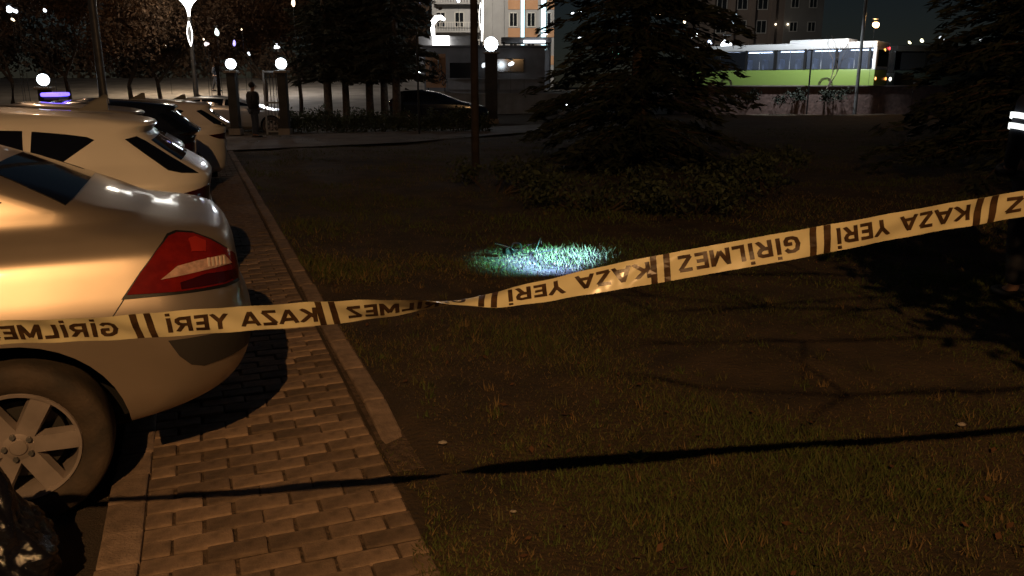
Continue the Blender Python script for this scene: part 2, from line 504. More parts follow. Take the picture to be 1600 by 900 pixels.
def seam(name, tree, line, parent, d=(0, 1, 0), plane=0.885, r=0.0022, m=None):
    d = Vector(d).normalized(); pts = []
    for i in range(len(line) - 1):
        a = Vector(line[i]); b = Vector(line[i + 1]); k = max(2, int((b - a).length / 0.02))
        for j in range(k + (i == len(line) - 2)):
            q = a + (b - a) * j / k
            o = Vector((-q.x, plane, q.y))
            h, nr, *_ = tree.ray_cast(o + d * 1.5, -d, 4)
            if h is not None: pts.append(h)
    return MB().tube(pts, r, 6).build(name, m or M_DARK, parent, True)

def wheel(parent, x, y, R, spokes=6, style=0, wmat=None):
    sg = 1 if y > 0 else -1
    root = bpy.data.objects.new('wheel', None); link(root, parent); root.location = (x, y, R)
    root.rotation_euler = (0, 0, 0 if sg > 0 else PI)
    rim = R * 0.66
    T = MB().lathe([(rim, -0.10), (R * 0.93, -0.105), (R * 0.985, -0.085), (R, -0.05), (R, 0.05), (R * 0.985, 0.082), (R * 0.95, 0.098),
                    (R * 0.88, 0.104), (R * 0.80, 0.104), (R * 0.73, 0.098), (rim * 1.02, 0.085), (rim, 0.06)], 56, 'y')
    o = T.build('tyre', M_TYRE, root, True)
    rm = MB().lathe([(rim * 1.015, 0.083), (rim * 1.0, 0.092), (rim * 0.95, 0.09), (rim * 0.925, 0.07), (rim * 0.90, 0.0), (rim * 0.88, -0.09)], 56, 'y')
    # wide flat spokes
    for k in range(spokes):
        a0 = 2 * PI * k / spokes + 1.03
        r0, r1 = rim * 0.20, rim * 0.94
        w0, w1 = rim * 0.15, rim * 0.165
        ca, sa = math.cos(a0), math.sin(a0)
        def pt(r, w_, yy): return (ca * r - sa * w_, yy, sa * r + ca * w_)
        vs = [pt(r0, -w0, 0.075), pt(r0, w0, 0.075), pt(r1, w1, 0.083), pt(r1, -w1, 0.083),
              pt(r0, -w0 * 1.25, 0.03), pt(r0, w0 * 1.25, 0.03), pt(r1, w1 * 1.3, 0.05), pt(r1, -w1 * 1.3, 0.05)]
        rm.add(vs, [[0, 1, 2, 3], [1, 5, 6, 2], [5, 4, 7, 6], [4, 0, 3, 7], [0, 4, 5, 1], [3, 2, 6, 7]])
    rm.lathe([(0.001, 0.078), (rim * 0.20, 0.078), (rim * 0.27, 0.074), (rim * 0.29, 0.06), (rim * 0.29, 0.02)], 32, 'y')
    ro = rm.build('rim', wmat or M_ALLOY, root, True)
    MB().lathe([(0.001, 0.086), (rim * 0.13, 0.085), (rim * 0.155, 0.078)], 24, 'y').build('hub_cap', wmat or M_ALLOY, root, True)
    bd = MB().lathe([(0.001, 0.0), (rim * 0.72, 0.0), (rim * 0.72, -0.02)], 32, 'y')
    bd.build('brake_disc', mat('brake_disc', (0.08, 0.075, 0.07), 0.5, metal=0.6), root, True)
    MB().lathe([(0.001, -0.06), (rim * 0.9, -0.06)], 32, 'y').build('backing_plate', M_WELL, root)
    for k in range(5):
        a = 2 * PI * k / 5 + 0.62 + PI / 5
        MB().lathe([(0.001, 0.090), (0.009, 0.090), (0.011, 0.072)], 6, 'y', (rim * 0.22 * math.cos(a), 0, rim * 0.22 * math.sin(a))).build('wheel_bolt', M_METAL, root)
    return root

CARRZ = math.atan2(-ND.y, -ND.x)
def place_car(root, s, t):
    q = wp(s, t, -0.04); root.location = q; root.rotation_euler = (0, 0, CARRZ)

# --- the silver saloon in front
M_SILV = mat('silver_paint', (0.54, 0.455, 0.365), 0.38, metal=0.70, var=0.10, vscale=2.5, coat=0.45)
def saloon():
    root = empty('silver_saloon', (0, 0, 0))
    rear = [(0.26, 0.35), (0.30, 0.52), (0.33, 0.66), (0.37, 0.75), (0.42, 0.80), (0.48, 0.835), (0.60, 0.865), (0.655, 0.855), (0.67, 0.835), (0.78, 0.825), (0.90, 0.815), (0.96, 0.795),
            (0.985, 0.765), (1.004, 0.71), (1.015, 0.66), (1.024, 0.59), (1.031, 0.53), (1.043, 0.495), (1.18, 0.16), (1.28, -0.10), (1.38, -0.40), (1.43, -0.75), (1.455, -1.1)]
    front = [(0.26, 3.2), (0.32, 3.4), (0.45, 3.48), (0.6, 3.46), (0.72, 3.36), (0.8, 3.12), (0.9, 2.75), (0.98, 2.35), (1.06, 2.1), (1.38, 1.28), (1.43, 1.0), (1.455, 0.75)]
    width = [(0.26, 0.74), (0.30, 0.81), (0.34, 0.84), (0.42, 0.862), (0.55, 0.876), (0.68, 0.886), (0.72, 0.886), (0.76, 0.879), (0.80, 0.866), (0.85, 0.846), (0.90, 0.826), (0.94, 0.808), (0.955, 0.797), (0.98, 0.772),
             (1.01, 0.742), (1.03, 0.718), (1.05, 0.70), (1.10, 0.68), (1.25, 0.635), (1.38, 0.575), (1.43, 0.51), (1.455, 0.36)]
    rr = [(0.2, 0.26), (0.9, 0.30), (1.05, 0.30), (1.1, 0.13), (1.46, 0.13)]
    b = body_mesh('body', rear, front, width, M_SILV, rr, 0.42, nz=130)
    b.parent = root
    tr = bvh_of(b)
    cut_arches(b, (0.0, 2.69), 0.365, 0.315)
    dl = (-0.22, 1, 0.12)
    lamp = wrap('tail_lamp', tr, [(0.415, 0.824), (0.47, 0.894), (0.54, 0.969), (0.60, 1.016), (0.64, 1.027), (0.70, 1.019), (0.76, 0.989), (0.815, 0.954), (0.87, 0.924), (0.88, 0.864), (0.86, 0.829), (0.78, 0.819), (0.6, 0.817)],
                M_RED, root, dl, off=0.006)
    wrap('clear_lens', tr, [(0.535, 0.866), (0.60, 0.909), (0.68, 0.921), (0.80, 0.929), (0.83, 0.892), (0.70, 0.882)], M_CLEAR, lamp, dl, off=0.010)
    wrap('lower_lens', tr, [(0.60, 0.824), (0.78, 0.826), (0.85, 0.839), (0.845, 0.866), (0.70, 0.869), (0.60, 0.849)], M_REDD, lamp, dl, off=0.009)
    wrap('lamp_housing', tr, [(0.395, 0.809), (0.47, 0.899), (0.545, 0.979), (0.60, 1.027), (0.64, 1.036), (0.70, 1.028), (0.77, 0.994), (0.83, 0.954), (0.875, 0.814), (0.78, 0.807)], M_DARK, lamp, dl, off=0.003)
    for q_ in range(5):
        b0 = 0.715 + 0.018 * q_
        wrap('lens_rib', tr, [(b0, 0.893), (b0 + 0.008, 0.893), (b0 + 0.012, 0.925), (b0 + 0.004, 0.925)], mat('lens_pale', (0.85, 0.72, 0.62), 0.2), lamp, dl, off=0.012, res=0.02)
    wrap('upper_lens', tr, [(0.665, 0.955), (0.72, 0.950), (0.735, 0.985), (0.70, 1.005), (0.67, 1.0)], mat('lamp_bright_red', (0.40, 0.028, 0.018), 0.15, coat=0.6), lamp, dl, off=0.010)
    lr = wrap('tail_lamp', tr, [(0.45, 0.824), (0.54, 0.954), (0.64, 1.024), (0.76, 0.989), (0.85, 0.944), (0.86, 0.824)], M_RED, root, (-0.22, -1, 0.12), plane=-0.885, off=0.006)
    wrap('bumper_moulding', tr, [(0.535, 0.640), (0.57, 0.575), (0.61, 0.535), (0.66, 0.520), (0.80, 0.535), (0.90, 0.55), (0.92, 0.64)], mat('grey_bumper_plastic', (0.045, 0.042, 0.040), 0.5), root, (-0.3, 1, 0.1), off=0.004)
    # rear screen, seen obliquely from the side
    wrap('rear_screen', tr, [(-0.60, 1.062), (0.60, 1.062), (0.55, 1.20), (0.49, 1.32), (0.44, 1.395), (-0.44, 1.395), (-0.49, 1.32), (-0.55, 1.20)], M_GLASS, root, (-1, 0, 0.8), plane=-0.15, axis='rear')
    for sg in (1, -1):
        wrap('side_window', tr, [(-0.28, 1.10), (-0.05, 1.12), (0.03, 1.16), (-0.30, 1.30), (-0.62, 1.37), (-0.9, 1.37), (-0.9, 1.09)], M_GLASS, root, (0, sg, 0.25), plane=0.7 * sg)
        wrap('side_window', tr, [(-0.95, 1.09), (-0.95, 1.37), (-1.35, 1.36), (-1.75, 1.22), (-2.0, 1.09)], M_GLASS, root, (0, sg, 0.25), plane=0.7 * sg)
    seam('panel_seam', tr, [(0.40, 0.815), (0.34, 0.735), (0.20, 0.70), (0.0, 0.70)], root, (0, 1, 0))
    MB().box((1.35, 0, 0.25), (3.4, 0.95, 0.12), bev=0.02).build('underbody', M_WELL, root)
    for ax in (0.0, 2.69):
        for sg in (1, -1): wheel(root, ax, 0.755 * sg, 0.303)
    tag(root, 'silver saloon car nearest the camera with its red tail lamp over the path', 'car', 'cars parked along the path')
    return root
sal = saloon(); place_car(sal, 0.5 + 0.885, -0.41); sal.rotation_euler[2] += math.radians(1.5)

def hatch(name, label, paint, roof=1.40, kind=0, s=3.0, t=-0.41, lamp_m=None, detail=True):
    root = empty(name, (0, 0, 0))
    k = roof / 1.40
    rear = [(0.20, 0.50), (0.26, 0.66), (0.33, 0.73), (0.5, 0.755), (0.70, 0.76), (0.80, 0.755), (0.88, 0.77), (0.93, 0.785), (0.97, 0.78), (1.00, 0.74), (1.05, 0.66), (1.12, 0.56), (1.20, 0.45),
            (1.255, 0.40), (1.275, 0.44), (1.30, 0.45), (1.32, 0.40), (1.35, 0.2), (1.38, -0.2), (1.40, -0.7)]
    front = [(0.20, 3.0), (0.28, 3.2), (0.45, 3.3), (0.6, 3.28), (0.75, 3.15), (0.85, 2.85), (0.95, 2.3), (1.0, 2.1), (1.30, 1.25), (1.36, 0.9), (1.40, 0.5)]
    width = [(0.20, 0.70), (0.30, 0.82), (0.45, 0.86), (0.7, 0.88), (0.86, 0.878), (0.93, 0.86), (1.0, 0.82), (1.05, 0.785), (1.15, 0.74), (1.25, 0.69), (1.31, 0.64), (1.35, 0.58), (1.38, 0.48), (1.40, 0.34)]
    if kind == 1:      # estate-like upright tail
        rear = [(z, x * 0.9 + (0.12 if z > 0.98 else 0)) for z, x in rear]
    rear = [(z * k, x) for z, x in rear]; front = [(z * k, x) for z, x in front]; width = [(z * k, x) for z, x in width]
    b = body_mesh('body', rear, front, width, paint, [(0.2, 0.25), (0.95, 0.28), (1.05, 0.2), (1.5, 0.2)], 0.42, nz=100)
    b.parent = root
    tr = bvh_of(b)
    cut_arches(b, (0.0, 2.6), 0.36, 0.31)
    Z = lambda L: [(x, z * k) for x, z in L]
    for sg in (1, -1):
        wrap('quarter_window', tr, Z([(0.10, 1.215), (0.06, 1.235), (-0.06, 1.255), (-0.24, 1.275), (-0.26, 1.04), (-0.12, 1.045)]), M_GLASS, root, (0, sg, 0.2), plane=0.7 * sg)
        wrap('side_window', tr, Z([(-0.29, 1.04), (-0.29, 1.28), (-0.7, 1.295), (-1.0, 1.295), (-1.0, 1.03)]), M_GLASS, root, (0, sg, 0.2), plane=0.7 * sg)
        wrap('side_window', tr, Z([(-1.06, 1.03), (-1.06, 1.295), (-1.35, 1.27), (-1.75, 1.13), (-1.95, 1.03)]), M_GLASS, root, (0, sg, 0.2), plane=0.7 * sg)
        lm = wrap('tail_lamp', tr, Z([(0.43, 0.855), (0.60, 0.875), (0.74, 0.905), (0.82, 0.93), (0.84, 0.86), (0.80, 0.80), (0.6, 0.80), (0.50, 0.825)]), lamp_m or M_REDD, root, (-0.25, sg, 0.1), plane=0.88 * sg, off=0.006)
        wrap('pillar_glass', tr, Z([(0.30, 1.225), (0.375, 1.245), (0.43, 1.215), (0.55, 1.12), (0.67, 1.03), (0.72, 0.995), (0.60, 1.00), (0.52, 1.02), (0.40, 1.13)]), M_GLASS, root, (-0.2, sg, 0.1), plane=0.8 * sg)
    wrap('rear_window', tr, [(y, z * k) for y, z in [(-0.60, 1.03), (0.60, 1.03), (0.56, 1.15), (0.52, 1.23), (-0.52, 1.23), (-0.56, 1.15)]], M_GLASS, root, (-1, 0, 0.4), plane=-0.5, axis='rear', off=0.003)
    wrap('number_plate', tr, [(-0.26, 0.62), (0.26, 0.62), (0.26, 0.73), (-0.26, 0.73)], mat('plate_white', (0.6, 0.6, 0.58), 0.5), root, (-1, 0, 0), plane=-0.7, axis='rear', off=0.006)
    fin = MB().add([(0.06, -0.018, roof - .02), (0.06, 0.018, roof - .02), (-0.14, 0.026, roof - .02), (-0.14, -0.026, roof - .02), (-0.10, 0.006, roof + 0.062), (-0.135, 0.008, roof + 0.062), (-0.10, -0.006, roof + 0.062), (-0.135, -0.008, roof + 0.062)],
                   [[0, 1, 4, 6], [1, 2, 5, 4], [2, 3, 7, 5], [3, 0, 6, 7], [4, 5, 7, 6], [0, 3, 2, 1]])
    fin.build('antenna_fin', M_DARK, root)
    rails = MB()
    for sg in (1,):
        pass
    MB().box((1.2, 0, 0.23), (3.4, 1.3, 0.12), bev=0.02).build('underbody', M_WELL, root)
    for ax in (0.0, 2.6):
        for sg in (1, -1): wheel(root, ax, 0.75 * sg, 0.305)
    tag(root, label, 'car', 'cars parked along the path')
    place_car(root, s + 0.88, t)
    return root, tr
M_WHITE = mat('white_paint', (0.80, 0.77, 0.72), 0.35, var=0.03, vscale=4, coat=0.5)
M_WHITE2 = mat('pale_silver_paint', (0.5, 0.47, 0.43), 0.3, metal=0.4, coat=0.6)
M_NAVY = mat('navy_paint', (0.012, 0.014, 0.022), 0.18, coat=0.9)
hatch('white_hatchback', 'white hatchback with roof fin parked second, beyond the silver saloon', M_WHITE)
hatch('pale_hatchback', 'pale hatchback parked third, mostly hidden behind the white one', M_WHITE2, 1.40, 0, 5.5, -0.62)
pc, ptr = hatch('dark_police_car', 'dark glossy estate car with a lit blue roof light bar, parked fourth', M_NAVY, 1.40, 1, 8.0, -0.42)
bar = MB().box((0.86, 0, 1.445), (0.20, 0.9, 0.045), bev=0.02).build('light_bar', lamp_mat('blue_beacon', (0.12, 0.08, 1.0), 4), pc)
MB().box((0.86, 0, 1.405), (0.16, 0.8, 0.05), bev=0.01).build('light_bar_mount', M_DARK, pc)
hatch('white_city_car', 'white small car parked fifth, furthest along the path', M_WHITE, 1.36, 1, 10.6, 0.03)

# ------------------------------------------------------------------ barrier tape with its print
TP = [(-2.25, 1.27, 1.06), (-1.6, 1.30, 1.062), (-0.925, 1.37, 1.072), (-0.67, 1.41, 1.073), (-0.365, 1.45, 1.085), (-0.20, 1.47, 1.092), (-0.075, 1.50, 1.095), (0.06, 1.50, 1.115),
      (0.245, 1.48, 1.158), (0.59, 1.44, 1.232), (0.91, 1.41, 1.30), (1.6, 1.36, 1.42), (2.6, 1.33, 1.56), (3.4, 1.30, 1.66)]
TP = [Vector(p) for p in TP]
fine = []
for i in range(len(TP) - 1):            # Catmull-Rom
    p0 = TP[max(i - 1, 0)]; p1 = TP[i]; p2 = TP[i + 1]; p3 = TP[min(i + 2, len(TP) - 1)]
    for j in range(40):
        u = j / 40
        fine.append(0.5 * ((2 * p1) + (p2 - p0) * u + (2 * p0 - 5 * p1 + 4 * p2 - p3) * u * u + (3 * p1 - p0 - 3 * p2 + p3) * u ** 3))
fine.append(TP[-1])
AL = [0.0]
for i in range(1, len(fine)): AL.append(AL[-1] + (fine[i] - fine[i - 1]).length)
AL = np.array(AL); FX = np.array([p.x for p in fine]); FA = np.array([tuple(p) for p in fine])
def u_of_px(px):                       # arc length where the tape crosses that column of the photo
    best = None
    for i, p in enumerate(fine):
        d = p.y * math.cos(PITCH) - (p.z - H) * math.sin(PITCH)
        c = 800 + F * p.x / d
        if best is None or abs(c - px) < best[0]: best = (abs(c - px), AL[i])
    return best[1]
TWX = [-9, -0.95, -0.6, -0.38, -0.25, -0.15, -0.075, 0.0, 0.12, 0.25, 0.55, 0.9, 9]
TWA = [34, 26, 12, 8, 38, 64, 92, 118, 138, 156, 182, 198, 200]       # roll about the length: half a turn in the middle
TW_W = 0.052
def tape_pt(u, v, off=0.0):
    """u arc length, v in -.5...5 across"""
    p = Vector([float(np.interp(u, AL, FA[:, k])) for k in range(3)])
    q = Vector([float(np.interp(u + 0.01, AL, FA[:, k])) for k in range(3)]); q0 = Vector([float(np.interp(u - 0.01, AL, FA[:, k])) for k in range(3)])
    d = (q - q0).normalized()
    up = Vector((0, 0, 1)); up = (up - d * up.dot(d)).normalized()
    n = d.cross(up)
    a = math.radians(float(np.interp(p.x, TWX, TWA)))
    vv = up * math.cos(a) + n * math.sin(a); nn = n * math.cos(a) - up * math.sin(a)
    cup = 0.34 * TW_W * (v * v - 0.25) * math.sin(a) ** 2 * (1 if a < 1.7 else 0.8)
    rip = cup + 0.0030 * math.sin(u * 17 + 3 * v) * (0.5 + v) + 0.0012 * math.sin(u * 61 + 7 * v) + 0.0020 * math.sin(u * 9.3 + 1.0) * (0.5 - v)
    return p + vv * (v * TW_W) + nn * (rip + off)
tape_root = empty('barrier_tape', (-2.25, 1.27, 0))
def tmat():
    m = bpy.data.materials.new('tape_film'); m.use_nodes = True
    n = m.node_tree; b = n.nodes['Principled BSDF']
    b.inputs['Base Color'].default_value = (0.88, 0.80, 0.50, 1); b.inputs['Roughness'].default_value = 0.22
    out = n.nodes['Material Output']
    tl = n.nodes.new('ShaderNodeBsdfTranslucent'); tl.inputs[0].default_value = (0.7, 0.52, 0.25, 1)
    tcn = n.nodes.new('ShaderNodeTexCoord'); nz = n.nodes.new('ShaderNodeTexNoise'); nz.inputs['Scale'].default_value = 6; nz.inputs['Detail'].default_value = 2; nz.inputs['Distortion'].default_value = 1.5
    bp = n.nodes.new('ShaderNodeBump'); bp.inputs['Strength'].default_value = 0.22; bp.inputs['Distance'].default_value = 0.02
    n.links.new(tcn.outputs['Object'], nz.inputs['Vector']); n.links.new(nz.outputs[0], bp.inputs['Height']); n.links.new(bp.outputs[0], b.inputs['Normal'])
    mx = n.nodes.new('ShaderNodeMixShader'); mx.inputs[0].default_value = 0.2
    n.links.new(b.outputs[0], mx.inputs[1]); n.links.new(tl.outputs[0], mx.inputs[2]); n.links.new(mx.outputs[0], out.inputs[0])
    return m
M_TAPE = tmat()
M_INK = mat('tape_ink', (0.06, 0.033, 0.016), 0.3, var=0.4, vscale=60)
us = np.linspace(0.0, AL[-1], 700); vs_ = np.linspace(-0.5, 0.5, 9)
tv = []; tf = []
for u in us:
    for v in vs_: tv.append(tape_pt(float(u), float(v)))
for i in range(len(us) - 1):
    for j in range(8): tf.append([i * 9 + j, i * 9 + j + 1, (i + 1) * 9 + j + 1, (i + 1) * 9 + j])
INV = tape_root.matrix_world.inverted()
off = Vector(tape_root.location)
film = mesh_obj('film', [v - off for v in tv], tf, M_TAPE, tape_root, True)
GLYPH = {   # block capitals as strokes in a unit-high box
 'K': (0.72, [[(0, 0), (0, 1)], [(0.05, 0.42), (0.62, 1)], [(0.18, 0.55), (0.66, 0)]]),
 'A': (0.80, [[(0, 0), (0.37, 1)], [(0.74, 0), (0.37, 1)], [(0.16, 0.28), (0.58, 0.28)]]),
 'Z': (0.68, [[(0, 0.90), (0.62, 0.90)], [(0.60, 0.90), (0.02, 0.10)], [(0, 0.10), (0.62, 0.10)]]),
 'Y': (0.74, [[(0, 1), (0.34, 0.48)], [(0.68, 1), (0.34, 0.48)], [(0.34, 0.5), (0.34, 0)]]),
 'E': (0.62, [[(0.05, 0), (0.05, 1)], [(0.05, 0.90), (0.56, 0.90)], [(0.05, 0.50), (0.50, 0.50)], [(0.05, 0.10), (0.56, 0.10)]]),
 'R': (0.72, [[(0.05, 0), (0.05, 1)], [(0.05, 0.90), (0.42, 0.90), (0.56, 0.82), (0.58, 0.68), (0.50, 0.54), (0.36, 0.48), (0.05, 0.48)], [(0.32, 0.46), (0.62, 0)]]),
 'İ': (0.30, [[(0.09, 0), (0.09, 0.98)], [(0.09, 1.10), (0.09, 1.28)]]),
 'G': (0.76, [[(0.62, 0.78), (0.52, 0.90), (0.34, 0.92), (0.14, 0.80), (0.06, 0.50), (0.14, 0.20), (0.34, 0.08), (0.54, 0.12), (0.62, 0.24), (0.62, 0.46), (0.38, 0.46)]]),
 'L': (0.58, [[(0.05, 0), (0.05, 1)], [(0.05, 0.10), (0.54, 0.10)]]),
 'M': (0.92, [[(0.05, 0), (0.05, 1)], [(0.05, 0.98), (0.42, 0.15)], [(0.42, 0.15), (0.79, 0.98)], [(0.79, 0), (0.79, 1)]]),
 ' ': (0.36, [])}
def print_text(txt, ua, ub, vh=0.60):
    """flat lettering from ua (start) to ub (end) along the tape; runs right to left as the photo shows it"""
    x = 0.0; letters = []; T_ = 0.105
    for ch in txt:
        w_, strokes = GLYPH[ch]; quads = []
        for st_ in strokes:
            for a, b in zip(st_[:-1], st_[1:]):
                a = Vector(a); b = Vector(b); d = (b - a).normalized(); n_ = Vector((-d.y, d.x)) * T_
                e = d * (T_ * 0.45 if len(st_) > 2 else 0.0)
                K_ = 4
                for q in range(K_):
                    p0 = (a - e).lerp(b + e, q / K_); p1 = (a - e).lerp(b + e, (q + 1) / K_)
                    quads.append([(x + p.x, min(1.28 if ch == 'İ' else 1.0, max(0.0, p.y))) for p in (p0 + n_, p1 + n_, p1 - n_, p0 - n_)])
        if quads: letters.append(quads)
        x += w_ + 0.13
    x -= 0.13
    for quads in letters:
        vs3 = []; fs = []
        for sgn in (0.0006, -0.0006):
            for q in quads:
                o_ = len(vs3)
                vs3 += [tape_pt(ua + c[0] / x * (ub - ua), (c[1] - 0.55) * vh, sgn) - off for c in q]
                fs.append([o_, o_ + 1, o_ + 2, o_ + 3])
        mesh_obj('printed_letter', vs3, fs, M_INK, tape_root)
def print_slash(uc, w_=0.012):
    vs3 = []; fs = []
    for du in (-0.0125, 0.0125):
        for sgn in (0.0006, -0.0006):
            o_ = len(vs3)
            for j in range(7):
                v = -0.5 + j / 6
                sl = -0.006 * v
                vs3 += [tape_pt(uc + du + sl - w_ / 2, v, sgn) - off, tape_pt(uc + du + sl + w_ / 2, v, sgn) - off]
            for j in range(6): fs.append([o_ + 2 * j, o_ + 2 * j + 1, o_ + 2 * j + 3, o_ + 2 * j + 2])
    mesh_obj('printed_slash', vs3, fs, M_INK, tape_root)
for px in (222, 510, 762, 1033, 1278, 1543): print_slash(u_of_px(px))
u_ = u_of_px(1800) + 0.035
k = 0
while u_ + 0.33 < AL[-1]:                      # the print goes on to the stake
    print_slash(u_); ln_ = (0.285, 0.255)[k % 2]
    print_text(('KAZA YERİ', 'GİRİLMEZ')[k % 2], u_ + 0.035 + ln_, u_ + 0.035); u_ += ln_ + 0.07; k += 1
u_ = u_of_px(-28) - 0.035
while u_ - 0.33 > 0:
    print_slash(u_); ln_ = (0.285, 0.255)[k % 2]
    print_text(('KAZA YERİ', 'GİRİLMEZ')[k % 2], u_ - 0.035, u_ - 0.035 - ln_); u_ -= ln_ + 0.07; k += 1
for txt, a, b in (('GİRİLMEZ', 183, -28), ('KAZA YERİ', 492, 254), ('GİRİLMEZ', 728, 540), ('KAZA YERİ', 1016, 790), ('GİRİLMEZ', 1247, 1058), ('KAZA YERİ', 1516, 1306), ('GİRİLMEZ', 1800, 1572)):
    print_text(txt, u_of_px(a), u_of_px(b))
tag(tape_root, 'yellow barrier tape with black lettering stretched across the whole view', 'tape')
for (x, y, top, z0, lab) in ((-2.25, 1.27, 1.15, -0.04, 'thin grey stake tying off the left end of the barrier tape'), (3.4, 1.30, 1.75, 0.0, 'thin grey stake tying off the right end of the barrier tape')):
    r_ = empty('tape_stake', (x, y, z0))
    MB().tube([(0, 0, -0.05), (0, 0, top)], 0.02, 10).build('stake', M_METAL, r_, True)
    MB().lathe([(0.001, 0.03), (0.12, 0.025), (0.14, 0.0)], 20).build('foot', M_DMETAL, r_, True)
    tag(r_, lab, 'stake', 'stakes holding the tape')

# ------------------------------------------------------------------ sodium street lamp behind the photographer
lr_ = empty('street_lamp', (LAMP.x + 0.3, LAMP.y - 1.6, 0))
MB().tube([(0, 0, 0), (0, 0, 5.6), (-0.03, 0.15, 6.0), (-0.12, 0.6, 6.25), (-0.24, 1.2, 6.3)], [0.09, 0.06, 0.05, 0.04, 0.035], 12).build('pole', M_METAL, lr_, True)
MB().box((-0.3, 1.6, 6.26), (0.26, 0.7, 0.12), bev=0.04).build('lamp_head', M_METAL, lr_)
MB().ball((-0.3, 1.6, 6.17), 0.10, 16, 8, (1, 2.0, 0.35)).build('lamp_glass', lamp_mat('sodium_glass', (1, 0.5, 0.15), 6), lr_, True)
tag(lr_, 'tall grey street lamp with a warm sodium light behind the photographer', 'street lamp')
pl_ = bpy.data.lights.new('sodium_light', 'POINT'); pl_.energy = LAMP_POWER; pl_.color = (1.0, 0.54, 0.215); pl_.shadow_soft_size = 0.03
po_ = bpy.data.objects.new('sodium_light', pl_); link(po_, lr_); po_.location = (-0.3, 1.6, 6.02)

# ------------------------------------------------------------------ glossy black bag by the wheel
bm = bmesh.new(); bmesh.ops.create_icosphere(bm, subdivisions=5, radius=1)
from mathutils import noise as mn
for v in bm.verts:
    d = v.co.normalized()
    f = 1 + 0.22 * mn.noise(d * 1.7) + 0.10 * mn.turbulence(d * 3.1 + Vector((3, 1, 2)), 4, False) - 0.12 * abs(mn.noise(Vector((d.x * 6, d.y * 6, d.z * 2.2)))) + 0.05 * abs(mn.noise(d * 13))
    top = max(0, d.z)
    rr_ = 0.24 * f * (1 - 0.62 * top ** 1.3)
    v.co = Vector((d.x * rr_, d.y * rr_, max(-0.21, d.z * 0.24 * f) + 0.21 + 0.16 * top ** 3))
me = bpy.data.meshes.new('black_bag'); bm.to_mesh(me); bm.free()
me.materials.append(mat('black_film', (0.010, 0.010, 0.013), 0.16, spec=0.8, bump=0.5, bscale=24))
me.polygons.foreach_set('use_smooth', [True] * len(me.polygons))
bag = link(bpy.data.objects.new('black_bag', me)); bag.location = (-1.585, 2.16, -0.04); bag.rotation_euler = (0, 0, 0.7); bag.scale = (0.82, 0.82, 0.80)
tag(bag, 'crumpled glossy black plastic bag on the asphalt in front of the silver car wheel', 'bag')

# ------------------------------------------------------------------ wreckage part in the torch light
q = gnd(806, 398)
wr = empty('broken_part', (q.x, q.y, 0))
wr.rotation_euler = (0, 0, 0.15)
MB().tube([(-0.19, 0.03, 0.11), (-0.10, 0.02, 0.085), (-0.02, 0.0, 0.055), (0.05, 0.0, 0.05)], [0.008, 0.010, 0.011, 0.011], 10).build('handle_bar', M_CHROME, wr, True)
rg = []
for k in range(25): rg.append((0.0 + 0.045 * math.cos(k * PI / 12), -0.01, 0.075 + 0.042 * math.sin(k * PI / 12)))
MB().tube(rg, 0.011, 8).build('clamp_ring', M_DARK, wr, True)
MB().box((-0.06, 0.03, 0.035), (0.11, 0.07, 0.06), 0.4, bev=0.015).build('broken_housing', M_DARK, wr, True)
MB().tube([(0.06, 0.02, 0.04), (0.12, 0.03, 0.085), (0.19, 0.03, 0.10)], [0.006, 0.007, 0.005], 8).build('brake_lever', M_CHROME, wr, True)
MB().tube([(0.19, 0.05, 0.02), (0.22, 0.04, 0.10), (0.235, 0.04, 0.15), (0.25, 0.05, 0.08)], [0.004, 0.006, 0.005, 0.003], 8).build('bent_bracket', M_METAL, wr, True)
MB().tube([(0.05, -0.05, 0.02), (0.2, -0.09, 0.03), (0.33, -0.07, 0.05)], 0.004, 6).build('cable', M_DARK, wr, True)
tag(wr, 'broken black and chrome vehicle part lying at the torch-lit patch of grass', 'debris')

# ------------------------------------------------------------------ people
M_SKIN = mat('skin', (0.36, 0.22, 0.16), 0.6)
def skin_mesh(name, joints, bones, m, parent, lev=2):
    me = bpy.data.meshes.new(name)
    me.from_pydata([j[0] for j in joints], bones, [])
    o = link(bpy.data.objects.new(name, me), parent)
    o.modifiers.new('skin', 'SKIN').use_smooth_shade = True
    for i, j in enumerate(joints):
        r = j[1] if isinstance(j[1], tuple) else (j[1], j[1])
        me.skin_vertices[0].data[i].radius = r
    me.skin_vertices[0].data[0].use_root = True
    sb = o.modifiers.new('sub', 'SUBSURF'); sb.levels = lev; sb.render_levels = lev
    dg = bpy.context.evaluated_depsgraph_get(); dg.update()
    nm = bpy.data.meshes.new_from_object(o.evaluated_get(dg))
    o.modifiers.clear(); o.data = nm; nm.name = name
    nm.materials.clear(); nm.materials.append(m)
    nm.polygons.foreach_set('use_smooth', [True] * len(nm.polygons))
    return o
